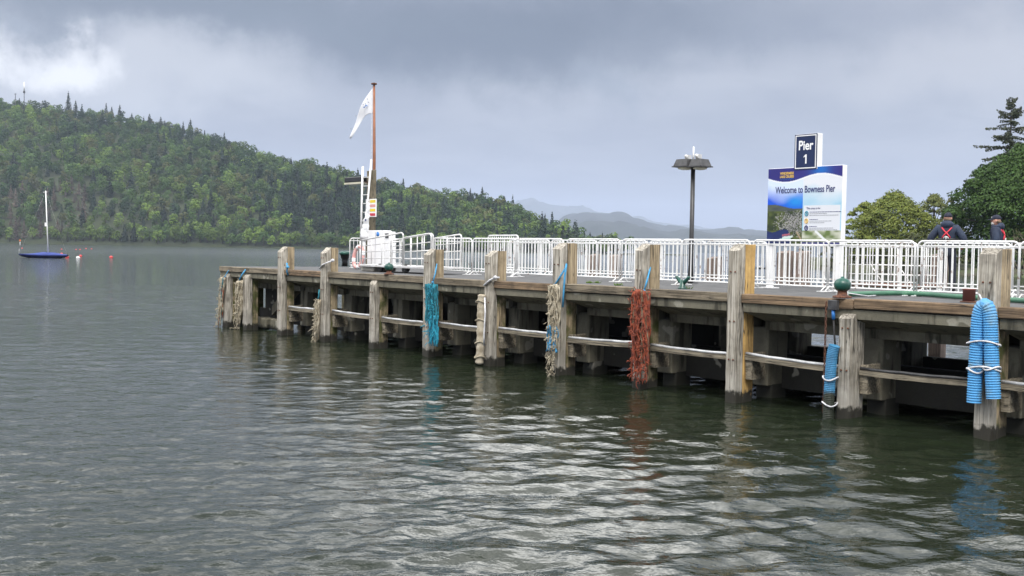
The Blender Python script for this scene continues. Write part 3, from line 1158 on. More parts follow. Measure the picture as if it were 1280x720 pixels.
# (photo column of the left edge, top height, front timber width, front depth, total depth, materials)
PILES = [
    (346, 2.68, 0.27, 0.20, 0.44, 'grey_wood', 'tan_wood', 0.17),
    (399.5, 2.68, 0.27, 0.20, 0.44, 'grey_wood', 'tan_wood', 0.17),
    (461, 1.93, 0.25, 0.18, 0.46, 'grey_wood', 'tan_wood', 0.22),
    (528, 2.69, 0.26, 0.20, 0.46, 'grey_wood', 'tan_wood', 0.15),
    (604, 2.68, 0.26, 0.21, 0.48, 'grey_wood', 'tan_wood', 0.13),
    (689, 2.88, 0.27, 0.21, 0.50, 'grey_wood', 'tan_wood', 0.14),
    (791.5, 2.87, 0.23, 0.22, 0.52, 'grey_wood', 'tan_wood', 0.13),
    (908, 2.89, 0.25, 0.20, 0.50, 'grey_wood', 'new_wood', 0.13),
    (1048, 1.80, 0.26, 0.19, 0.40, 'grey_wood', 'grey_wood', 0.14),
    (1220.5, 2.86, 0.27, 0.20, 0.52, 'grey_wood', 'tan_wood', 0.10),
]
ps = []
bolt_me = MB().lathe([(0.016, 0), (0.016, 0.012), (0.010, 0.016)], seg=8).mesh('bolt')
bolt_me.materials.append(MAT['rust'])
for i, (px, top, w_, d1, dt, mf, mb_, ch) in enumerate(PILES):
    s0 = at_v(px, 400, 0)[0]
    ps.append((s0, w_, dt, top))
    back_top = top if top > 2 else top - 0.16
    pl = timber(w_ * 0.98, dt - d1 - 0.012, -1.2, back_top - 0.012, 0.0, 50 + i).build('pile', mb_, pier, (s0 + 0.004, d1 + 0.012, 0))
    fr = timber(w_, d1, -1.2, top, ch, 80 + i, 0.008).build('fender_timber', mf, pl, (-0.004, -d1 - 0.012, 0))
    zb = [1.45, 0.75] + ([2.35] if top > 2.5 else [])
    for z in zb:
        for dx in (0.3, 0.7):
            b = obj('bolt', bolt_me, None, pl, (w_ * dx, -d1 - 0.016, z + 0.03 * ((i * 7) % 3)))
            b.rotation_euler = (R(90), 0, 0)
# the two short piles at the outer end and one on the corner
for i, (px, top, w_, dt) in enumerate([(278, 1.83, 0.34, 0.40), (303, 1.86, 0.30, 0.40)]):
    s0 = at_v(px, 405, 0)[0]
    ps.append((s0, w_, dt, top))
    pl = timber(w_ * 0.98, dt - 0.21, -1.2, top - 0.14, 0, 20 + i).build('pile', 'tan_wood', pier, (s0 + 0.004, 0.212, 0))
    timber(w_, 0.2, -1.2, top, 0.2, 30 + i, 0.01).build('fender_timber', 'grey_wood', pl, (-0.004, -0.212, 0))
timber(0.28, 0.3, -1.2, 1.72, 0.0, 77).build('pile', 'tan_wood', pier, (S_END - 0.32, 0.75, 0))
ps.sort()

# deck slab (wider near the right end), with the concrete edge profile under it
MB().box(((S_END + -5.0) / 2, 0.30 + 2.95, DECK - 0.09), (-5.0 - S_END, 5.9, 0.18)).build('deck_slab', 'deck', pier)
MB().box(((-5.0 + S_NEAR) / 2 + 0.001, 0.30 + 3.9, DECK - 0.092), (S_NEAR + 5.0, 7.8, 0.18)).build('deck_slab', 'deck', pier)
edges = [S_END] + [0.5 * (a[0] + a[1] + b[0]) * 0 + a[0] + a[1] for a, b in zip(ps, ps)] + [S_NEAR]
# edge planks run from pile to pile where the pile passes the deck, else over it
cuts = [S_END] + [p for p in ps if p[3] > 2.0] + [None]
starts = S_END - 0.05
plank_list = []
for p in [q for q in ps if q[3] > 2.0]:
    plank_list.append((starts, p[0] - 0.006))
    starts = p[0] + p[1] + 0.006
plank_list.append((starts, S_NEAR))
prs = random.Random(3)
k_i = 0
for (a, b) in plank_list:
    cutpts = [a, b]
    if b - a > 3.2:
        cutpts = [a] + [a + (b - a) * q for q in ([0.52] if b - a < 6 else [0.34, 0.67])] + [b]
    for q0, q1 in zip(cutpts[:-1], cutpts[1:]):
        dz = prs.uniform(-0.012, 0.012)
        near = q0 > -4.7
        MB().bbox(((q0 + q1) / 2, 0.075 + 0.13, DECK - 0.072 + dz), (q1 - q0 - 0.012, 0.26, 0.165), 0.012).build('edge_plank', 'new_plank' if near or k_i % 4 == 2 else 'plank', pier)
        k_i += 1
for (a, b) in plank_list:
    MB().prism([(0.125, 1.66), (0.115, 1.815), (0.8, 1.815), (1.1, 1.80), (1.1, 1.32), (0.80, 1.31), (0.79, 1.47)], a + 0.02, b - 0.02).build('edge_beam', 'concrete', pier)

# concrete columns in three rows, narrower stubs under water level, low ground beams
colm = MB().bbox((0, 0, 0), (0.42, 0.62, 1.10), 0.02).mesh('concrete_column')
colm.materials.append(MAT['concrete'])
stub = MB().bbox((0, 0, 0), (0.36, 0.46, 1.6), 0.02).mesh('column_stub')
stub.materials.append(MAT['concrete_painted_shade'])
blk = timber(0.15, 0.42, 0.42, 0.90, 0.0, 61, 0.015, 4).mesh('spacer_block')
blk.materials.append(MAT['waling'])
main = [p for p in ps if p[0] > -23.5]
for row, v in ((0, 1.15), (1, 3.2), (2, 5.4)):
    for p in main:
        s = p[0] + p[1] - 0.14
        if row and s > -5.2:
            s += 0.5
            if row == 1 or s > -2.5:
                continue
        c = obj('concrete_column', colm, None, pier, (s, v, 0.80 + 0.005 * row))
        obj('column_stub', stub, None, c, (0.03, 0.06, -1.30))
    # cross-head beam and low beam of each row
    MB().box((-9.5, v + 0.02, 1.44), (32, 0.5, 0.17)).box((-9.5, v + 0.02, 1.26), (32, 0.34, 0.186)).build('cross_head', 'concrete_painted_shade', pier) if row else None
    MB().box((-9.5, v + 0.25, 0.40), (32, 0.22, 0.42)).build('ground_beam', 'concrete_painted_shade', pier)
for p in main[::1]:
    s = p[0] + p[1] - 0.14
    MB().box((s, 3.55, 1.41), (0.34, 4.6, 0.30)).build('cross_beam', 'concrete_painted_shade', pier)
for q in range(7):
    MB().bbox((-20.9 + q * 2.38, 3.75, 0.80), (1.9, 0.2, 1.3), 0.02).build('gap_blocker', 'concrete_painted_shade', pier) if q < 6 else None  # added panels that block the bright gaps through the left bays
# outer end: raking strut and rubble concrete seen under the deck end
MB().add([(-23.9, 0.9, 0.75), (-22.5, 0.9, 1.65), (-22.5, 0.9, 1.30), (-23.9, 0.9, 0.45), (-23.9, 1.2, 0.75), (-22.5, 1.2, 1.65), (-22.5, 1.2, 1.30), (-23.9, 1.2, 0.45)],
         [(0, 1, 2, 3), (7, 6, 5, 4), (0, 4, 5, 1), (1, 5, 6, 2), (2, 6, 7, 3), (3, 7, 4, 0)]).build('raking_strut', 'concrete', pier)
MB().bbox((-24.6, 1.5, 0.95), (0.9, 0.5, 1.3), 0.03).build('end_wall', 'concrete_painted_shade', pier)
MB().bbox((-23.3, 1.7, 0.95), (1.2, 0.4, 1.3), 0.03).build('end_wall', 'concrete_painted_shade', pier)
for i in range(5):
    MB().bbox((-24.9 + i * 0.52, 0.75 + 0.1 * (i % 2), 0.20), (0.42, 0.4, 0.34), 0.04).build('rubble_block', 'concrete', pier)
for i in range(3):
    MB().bbox((S_END - 0.1, 1.5 + i * 1.8, 0.6), (0.3, 0.35, 2.2), 0.03).build('pile', 'tan_wood', pier)

# walings between the piles with a pale pipe lying along the top
wal_src = [p for p in ps if p[0] > -22.5]
for i, p in enumerate(wal_src):
    a = p[0] + p[1] + 0.01
    b = wal_src[i + 1][0] + 0.03 if i + 1 < len(wal_src) else a + 2.3
    z0 = 0.84 + 0.03 * math.sin(i * 2.1)
    z1 = 0.84 + 0.03 * math.sin(i * 1.3 + 2)
    obj('spacer_block', blk, None, pier, (a, 0.24, 0.0))
    n = 8
    vs, fs = [], []
    for j in range(n + 1):
        f = j / n
        x = a + 0.02 + (b - a - 0.04) * f
        z = z0 + (z1 - z0) * f - 0.012 * math.sin(math.pi * f)
        vs += [(x, 0.20, z - 0.08), (x, 0.40, z - 0.08), (x, 0.40, z), (x, 0.20, z)]
    for j in range(n):
        for k in range(4):
            m_ = (k + 1) % 4
            fs.append((j * 4 + k, j * 4 + m_, j * 4 + 4 + m_, j * 4 + 4 + k))
    fs += [(3, 2, 1, 0), tuple(n * 4 + k for k in range(4))]
    wl = MB().add(vs, fs).build('waling', 'waling', pier)
    path = [(a + 0.02 + (b - a - 0.04) * j / n, 0.24, z0 + (z1 - z0) * j / n - 0.012 * math.sin(math.pi * j / n) + 0.028 + 0.004 * math.sin(j * 2.0 + i)) for j in range(n + 1)]
    MB().tube(path, 0.026, 8).build('pipe', 'pipe' if i < 7 else 'darkgrey' if i == 8 else 'pipe', wl)

# reddish piles standing along the back edge
for px, py in ((742, 318), (768, 318), (893, 318), (982, 312), (1003, 315), (1124, 318)):
    s, z = at_v(px, py, 6.4)
    timber(0.30, 0.30, -1.2, 2.80 if px > 950 else 2.62, 0.05, int(px)).build('pile', 'pink_wood', pier, (s - 0.15, 6.24 if s < -5.2 else 8.05, 0))
# tufts of moss on the deck edge
for px, py in ((737, 354), (746, 354), (774, 357), (858, 361)):
    s, v = on_deck(px, py)
    mb = MB()
    for _ in range(26):
        x, y, h = prs.gauss(0, 0.05), prs.gauss(0, 0.04), prs.uniform(0.02, 0.06)
        mb.tube([(x, y, 0), (x + prs.gauss(0, 0.02), y + prs.gauss(0, 0.02), h)], [0.012, 0.002], 4)
    tag(mb.build('weed_tuft', 'moss', pier, (s, max(v, 0.36), DECK)), kind='stuff')


# ------------------------------------------------------------------ crowd barriers
def bars_mesh(r, z0, z1):
    me = MB().tube([(0, 0, z0), (0, 0, z1)], r, 6, cap=False).mesh('bar')
    me.materials.append(MAT['white'])
    return me


BL = 1.86


def rail_frame(ln, h, r=0.019, rad=0.11):
    pts = [(0, 0, 0.10), (0, 0, h - rad)]
    for j in range(1, 7):
        a = math.pi / 2 * j / 6
        pts.append((rad - rad * math.cos(a), 0, h - rad + rad * math.sin(a)))
    for j in range(0, 7):
        a = math.pi / 2 * j / 6
        pts.append((ln - rad + rad * math.sin(a), 0, h - rad + rad * math.cos(a)))
    pts += [(ln, 0, 0.10)]
    return pts


def make_barrier(label, group, wide):
    h = 1.02
    t = thing('crowd_barrier', label, 'barrier', (0, 0, 0), THETA, group)
    mb = MB().tube(rail_frame(BL, h), 0.019, 8)
    mb.tube([(0, 0, 0.10), (BL, 0, 0.10)], 0.017, 8)
    mb.build('frame', 'white', t)
    MB().tube([(0.01, 0, h - 0.085), (BL - 0.01, 0, h - 0.085)], 0.013, 8).build('top_rail', 'white', t)
    MB().tube([(0.01, 0, 0.18), (BL - 0.01, 0, 0.18)], 0.013, 8).build('bottom_rail', 'white', t)
    bm_ = bars_mesh(0.0125, 0.10, h)
    for j in range(13):
        obj('bar', bm_, None, t, (BL * (j + 1) / 14, 0, 0))
    for x in (0.06, BL - 0.06):
        f = MB().box((x, 0, 0.012), (0.06, 0.52, 0.014))
        f.tube([(x, -0.16, 0.02), (x, 0, 0.12)], 0.012, 6).tube([(x, 0.16, 0.02), (x, 0, 0.12)], 0.012, 6)
        f.build('foot', 'white', t)
    if wide:
        for x in (0.40, BL - 0.42):
            f = MB().box((x, 0.02, h * 0.5 - 0.03), (0.075, 0.02, h - 0.14)).box((x, 0.02, 0.022), (0.24, 0.24, 0.016))
            f.build('flat_post', 'white', t)
    return t


FLAB = ['just right of the wheeled gangway', 'behind the pile with the canvas fender', 'between the canvas fender pile and the ragged cream fender pile',
        'next to the ragged cream fender pile, towards the lamp post', 'behind the pile with the orange rope fender', 'crossed by the foot of the lamp post',
        'in front of the left post of the welcome sign', 'between the welcome sign post and the two men', 'in front of the man seen from behind', 'beyond the pile with the bright blue fender']
frow = make_barrier('white tubular crowd barrier in the front row along the pier deck', 'front row of crowd barriers', False)
first = True
fx = (555, 590, 645, 708, 777, 853, 940, 1035, 1147)
fs_ = [at_v(x, 305, 2.9)[0] for x in fx] + [at_v(1273, 305, 2.9)[0]]
for i in range(len(fs_)):
    o = frow if i == 0 else copy_tree(frow)
    o['label'] = 'white front row crowd barrier ' + FLAB[i]
    if i == 0:
        o.location = L(fs_[1] - BL - 0.04, 2.9 + 0.03)
    else:
        o.location = L(fs_[i] + 0.015, 2.9 + 0.03 * math.sin(i * 2.3))
    o.rotation_euler = (0, 0, THETA + R(0.8) * math.sin(i * 1.7))
RLAB = ['', '', '', '', 'behind the lamp post', '', 'behind the welcome sign', 'in front of the lattice boarding gangway', 'right in front of the two men', 'beyond the two men']
brow = make_barrier('white crowd barrier with flat posts in the rear row along the pier', 'rear row of crowd barriers', True)
for i in range(10):
    o = brow if i == 0 else copy_tree(brow)
    o['label'] = 'white crowd barrier with flat posts in the rear row along the pier'
    o['label'] = ('white flat-post crowd barrier of the rear row ' + RLAB[i]) if RLAB[i] else o['label']
    o.location = L(-17.6 + i * 1.93, 5.55 + 0.05 * math.sin(i * 3.1), DECK + 0.001)
    o.rotation_euler = (0, 0, THETA + R(1.5) * math.sin(i * 2.9))
end_b = copy_tree(brow)
tag(end_b, 'white crowd barrier set across the outer end of the pier', 'barrier')
del end_b['group']
e_s, e_v = on_deck(437, 335)
end_b.location = L(e_s, e_v, DECK + 0.002)
end_b.rotation_euler = (0, 0, THETA + R(68))
angb = copy_tree(frow)
angb['group'] = ''
tag(angb, 'white crowd barrier turned at an angle between the two barrier rows', 'barrier')
del angb['group']
angb.location = L(at_v(610, 300, 4.3)[0], 4.3, DECK + 0.11)
angb.rotation_euler = (0, 0, THETA - R(12))


# ------------------------------------------------------------------ text
def text_obj(body, size, mat, parent, loc, width=None, bold=0.0, name='lettering'):
    cu = bpy.data.curves.new('t', 'FONT')
    cu.body = body
    cu.size = size
    cu.align_x = 'CENTER'
    cu.align_y = 'CENTER'
    cu.extrude = 0.001
    cu.offset = bold
    to = bpy.data.objects.new('t', cu)
    COL.objects.link(to)
    dg = bpy.context.evaluated_depsgraph_get()
    me = bpy.data.meshes.new_from_object(to.evaluated_get(dg))
    bpy.data.objects.remove(to, do_unlink=True)
    o = obj(name, me, None, parent, loc)
    me.materials.clear()
    me.materials.append(MAT[mat])
    o.rotation_euler = (R(90), 0, 0)
    if width:
        xs = [v.co.x for v in me.vertices]
        k = width / (max(xs) - min(xs))
        for v in me.vertices:
            v.co.x *= k
    return o


# ------------------------------------------------------------------ welcome sign
def welcome_sign():
    v = 3.4
    s0, z1 = at_v(960.5, 211, v)
    s1, _ = at_v(1054, 206, v)
    zb = 2.93
    z1 = 4.535
    W = s1 - s0
    H = z1 - zb
    t = thing('welcome_sign', 'large white framed welcome board with lake view print and pier plate on top', 'sign', L(s0, v))
    Z0 = zb - DECK
    # case with white sides
    case = MB().bbox((W / 2, 0.075, Z0 + H / 2), (W, 0.15, H), 0.006).build('sign_case', 'white_clean', t)
    # printed face
    nx, nz = 190, 160
    X, Zz = np.meshgrid(np.linspace(0, 1, nx), np.linspace(0, 1, nz))
    rs = np.random.RandomState(2)

    def vn(fx, fz, seed):
        r2 = np.random.RandomState(seed)
        g = r2.rand(fz + 2, fx + 2)
        a, b = X * fx, Zz * fz
        i, j = np.floor(a).astype(int), np.floor(b).astype(int)
        u, q = a - i, b - j
        u, q = u * u * (3 - 2 * u), q * q * (3 - 2 * q)
        return (g[j, i] * (1 - u) + g[j, i + 1] * u) * (1 - q) + (g[j + 1, i] * (1 - u) + g[j + 1, i + 1] * u) * q
    C = np.zeros((nz, nx, 3))
    lp = lambda a, b, f: np.array(a)[None, None, :] * (1 - f[..., None]) + np.array(b)[None, None, :] * f[..., None]
    white = (0.72, 0.75, 0.80)
    cloud = np.clip(vn(5, 7, 1) * 0.7 + vn(14, 14, 4) * 0.3, 0, 1)
    f = np.clip((Zz - 0.50) / 0.34, 0, 1)
    skyL = lp((0.01, 0.09, 0.62), (0.62, 0.72, 0.88), np.clip(f * 1.5 - 0.15 + (cloud - 0.5) * 0.6, 0, 1))
    skyR = lp((0.33, 0.56, 0.70), (0.70, 0.72, 0.76), np.clip((Zz - 0.48) / 0.3 + (cloud - 0.5) * 0.6, 0, 1))
    cyan = np.exp(-((X - 0.40) / 0.14) ** 2) * np.exp(-((Zz - 0.56) / 0.08) ** 2)
    skyL = skyL * (1 - 0.7 * cyan[..., None]) + np.array((0.02, 0.33, 0.72)) * 0.7 * cyan[..., None]
    right = X > 0.49
    C[:] = np.where(right[..., None], skyR, skyL)
    # town photograph, lower left
    tn = (~right) & (Zz < 0.49 + 0.03 * np.sin(X * 9 + 1) * (X < 0.49))
    wood = lp((0.020, 0.032, 0.012), (0.085, 0.11, 0.025), np.clip(vn(26, 26, 7) * 1.3 - 0.2, 0, 1))
    C = np.where(tn[..., None], wood, C)
    hills_ = tn & (Zz > 0.43)
    C = np.where(hills_[..., None], lp((0.04, 0.05, 0.07), (0.10, 0.12, 0.07), vn(9, 30, 9)), C)
    dens = np.clip(1.3 - np.hypot((X - 0.38) / 0.24, (Zz - 0.27) / 0.16), 0, 1)
    blocks = np.random.RandomState(5).rand(nz // 2 + 1, nx // 2 + 1).repeat(2, 0).repeat(2, 1)[:nz, :nx]
    town = tn & (blocks < dens * 0.75) & (Zz < 0.44)
    grey = lp((0.10, 0.10, 0.11), (0.36, 0.35, 0.33), np.clip(rs.rand(nz // 2 + 1, nx // 2 + 1).repeat(2, 0).repeat(2, 1)[:nz, :nx] * 1.1, 0, 1))
    C = np.where(town[..., None], grey, C)
    lakep = (~right) & (Zz < 0.17 - 0.02 * np.sin(X * 20)) & (X < 0.30 + 0.30 * (0.17 - Zz))
    C = np.where(lakep[..., None], lp((0.010, 0.018, 0.085), (0.014, 0.028, 0.12), vn(8, 20, 15)), C)
    for (bx, bz, bw, bh, bc) in ((0.27, 0.085, 0.08, 0.013, (0.55, 0.62, 0.58)), (0.24, 0.055, 0.085, 0.017, (0.45, 0.62, 0.55)), (0.25, 0.115, 0.06, 0.012, (0.35, 0.10, 0.14))):
        q = (np.abs(X - bx - 0.02) < bw * 0.9) & (np.abs(Zz - bz - (X - bx) * 0.12) < bh)
        C = np.where(q[..., None], np.array(bc), C)
    road = (~right) & (np.abs(X - 0.40 + (Zz - 0.15) * 0.6 - 0.02) < 0.012) & (Zz < 0.16)
    C = np.where(road[..., None], np.array((0.35, 0.27, 0.18)), C)
    # map photograph, lower right, and the pale notice panel
    lr = right & (Zz < 0.17)
    C = np.where(lr[..., None], lp((0.12, 0.17, 0.05), (0.55, 0.56, 0.46), np.clip(vn(18, 22, 21) * 1.5 - 0.35, 0, 1)), C)
    stripe = lr & (np.abs((X - 0.72) * 0.9 + (Zz - 0.12)) < 0.02) & (X > 0.66)
    C = np.where(stripe[..., None], np.array((0.70, 0.72, 0.72)), C)
    q = right & (Zz < 0.022)
    C = np.where(q[..., None], np.array((0.03, 0.03, 0.16)), C)
    q = (X > 0.505) & (X < 0.985) & (Zz > 0.17) & (Zz < 0.50)
    C = np.where(q[..., None], np.array((0.66, 0.68, 0.72)), C)
    # purple header with its wave
    wv_ = 0.875 - 0.055 * np.sin((X - 0.02) * 6.0 + 0.15) * (1 - 0.0 * X)
    wv_ = 0.868 - 0.048 * np.cos((X - 0.25) * 6.6)
    hd = Zz > wv_
    glow = np.exp(-((X - 0.72) / 0.12) ** 2)
    hc = lp((0.030, 0.026, 0.19), (0.012, 0.13, 0.46), glow)
    hc = hc * (0.8 + 0.3 * vn(4, 3, 30))[..., None]
    C = np.where(hd[..., None], hc, C)
    line = (np.abs(Zz - wv_ + 0.012) < 0.008)
    C = np.where(line[..., None], np.array((0.78, 0.78, 0.80)), C)
    V = np.stack([0.008 + X * (W - 0.016), np.full_like(X, -0.004), Z0 + 0.008 + Zz * (H - 0.016)], -1).reshape(-1, 3)
    i = np.arange(nz - 1)[:, None] * nx + np.arange(nx - 1)[None, :]
    Q = np.stack([i, i + 1, i + 1 + nx, i + nx], -1).reshape(-1, 4)
    face = obj('printed_panel', np_mesh('printed_panel', V, Q, C.reshape(-1, 3)), 'print', t)
    yy = -0.008
    text_obj('Welcome to Bowness Pier', 0.20, 'navy_ink', face, (W * 0.51, yy, Z0 + H * 0.705), W * 0.80, 0.003, name='welcome_lettering')
    text_obj('WINDERMERE', 0.075, 'gold', face, (W * 0.265, yy, Z0 + H * 0.925), W * 0.19, 0.002, name='logo_lettering')
    text_obj('LAKE CRUISES', 0.07, 'gold', face, (W * 0.265, yy, Z0 + H * 0.882), W * 0.19, 0.002, name='logo_lettering')
    wl = MB()
    pth = [(W * (0.17 + 0.19 * j / 24), yy, Z0 + H * (0.850 + 0.006 * math.sin(j * 1.57))) for j in range(25)]
    wl.tube(pth, 0.004, 4).build('logo_wave', 'bluelabel', face)
    text_obj('This stop is for', 0.055, 'navy_ink', face, (W * 0.635, yy, Z0 + H * 0.462), None, name='notice_heading')
    for (zc, nm, widths) in ((0.40, 'teal_bright', (0.40, 0.22, 0.36)), (0.305, 'gold', (0.10, 0.26, 0.18)), (0.215, 'navy_ink', (0.10, 0.30, 0.36))):
        ring = MB().tube([(W * 0.545 + 0.036 * math.cos(a), yy, Z0 + H * zc - 0.01 + 0.046 * math.sin(a)) for a in np.linspace(0, 2 * math.pi, 20, endpoint=False)], 0.010, 5, closed=True)
        ring.box((W * 0.545, yy, Z0 + H * zc - 0.01), (0.02, 0.004, 0.05))
        ring.build('notice_symbol', nm, face)
        for r_i, wd in enumerate(widths):
            lines = MB()
            x = W * 0.585
            rr = random.Random(int(zc * 1000) + r_i)
            while x < W * (0.585 + wd):
                ww = rr.uniform(0.015, 0.06)
                lines.box((x + ww / 2, yy + 0.003, Z0 + H * zc + 0.022 - r_i * 0.034), (ww, 0.003, 0.013))
                x += ww + 0.010
            lines.build('notice_text_line', 'grey_ink' if r_i else 'navy_ink', face)
    # posts
    for x in (0.06, W - 0.07):
        p = MB().box((x, 0.075, Z0 / 2), (0.135, 0.08, Z0)).box((x, 0.075, 0.014), (0.30, 0.26, 0.022))
        p.build('post', 'white_clean', t)
    # pier number plate on top
    a0, zt = at_v(995, 168, v)
    a1, _ = at_v(1022, 168, v)
    x0, x1 = a0 - s0, a1 - s0
    hp = 5.215 - z1 + 0.06
    MB().bbox(((x0 + x1) / 2 + 0.012, 0.075, Z0 + H + hp / 2 - 0.03 - 0.03), (x1 - x0 + 0.024, 0.16, hp), 0.006).build('plate_case', 'white_clean', t)
    zc = Z0 + H + hp / 2 - 0.06
    pf = MB().box(((x0 + x1) / 2 - 0.006, -0.009, zc), (x1 - x0 + 0.02, 0.006, hp - 0.01)).build('plate_face', 'navy_sign', t)
    fm = MB()
    xc, hw, hh = (x0 + x1) / 2 - 0.006, (x1 - x0) / 2 - 0.02, hp / 2 - 0.035
    fm.box((xc, -0.014, zc + hh), (2 * hw + 0.02, 0.004, 0.020)).box((xc, -0.014, zc - hh), (2 * hw + 0.02, 0.004, 0.020))
    fm.box((xc - hw, -0.0145, zc), (0.018, 0.004, 2 * hh)).box((xc + hw, -0.0145, zc), (0.018, 0.004, 2 * hh))
    fm.build('plate_border', 'sign_white', pf)
    text_obj('Pier', 0.27, 'sign_white', pf, (xc, -0.015, zc + 0.125), hw * 1.45, 0.006, name='plate_lettering')
    one = MB().prism([(0.018, -0.095), (0.018, 0.095), (-0.008, 0.095), (-0.055, 0.055), (-0.055, 0.030), (-0.016, 0.055), (-0.016, -0.095)], -0.0015, 0.0015)
    one = one.build('plate_number', 'sign_white', pf, (xc + 0.012, -0.0155, zc - 0.150))
    one.rotation_euler = (0, 0, R(-90))
    one.scale = (1, 1, 1)


welcome_sign()


# ------------------------------------------------------------------ lamp post
def lamp_post():
    s, v = -9.28, 4.25
    t = thing('lamp_post', 'slim black lamp post with two floodlight heads, left of the welcome sign', 'lamp', L(s, v))
    h = 2.90
    MB().tube([(0, 0, 0), (0, 0, 0.5), (0, 0, h)], [0.075, 0.058, 0.052], 12).box((0, 0, 0.012), (0.24, 0.24, 0.02)).build('post', 'black', t)
    MB().tube([(0, 0, h - 0.1), (0, 0, h + 0.06)], 0.065, 10).build('bracket', 'black', t)
    for sx, w_, dz in ((-1, 0.44, 0.0), (1, 0.38, -0.02)):
        hd = MB()
        z0 = h - 0.10 + dz
        x0, x1 = sx * 0.02, sx * (0.02 + w_)
        xi0, xi1 = sx * 0.07, sx * (w_ - 0.04)
        vs = [(x0, -0.2, z0), (x1, -0.2, z0), (x1, 0.2, z0), (x0, 0.2, z0), (xi0, -0.15, z0 + 0.17), (xi1, -0.15, z0 + 0.17), (xi1, 0.15, z0 + 0.17), (xi0, 0.15, z0 + 0.17)]
        hd.add(vs, [(0, 1, 2, 3), (4, 5, 6, 7), (0, 1, 5, 4), (1, 2, 6, 5), (2, 3, 7, 6), (3, 0, 4, 7)])
        hd.box((sx * (0.02 + w_ / 2), 0, z0 - 0.008), (w_ + 0.05, 0.44, 0.025))
        o = hd.build('lamp_head', 'darkgrey', t)
        MB().lathe([(0.20, 0), (0.19, -0.04), (0.10, -0.06)], (0, 0, 0), 18).build('lens', 'glass_lamp', o, (sx * (0.02 + w_ / 2), 0, z0 - 0.022)).scale = (w_ * 2.15, 0.9, 1)
        g = MB().box((sx * 0.16, 0, h + 0.12), (0.10, 0.12, 0.10)).tube([(sx * 0.16, -0.03, h + 0.06), (sx * 0.16, -0.10, h + 0.16)], 0.035, 8)
        g.build('security_camera', 'aluminium', t)
    MB().tube([(0, 0, h), (0, 0, h + 0.36)], [0.025, 0.018], 8).build('antenna', 'white_clean', t)


lamp_post()


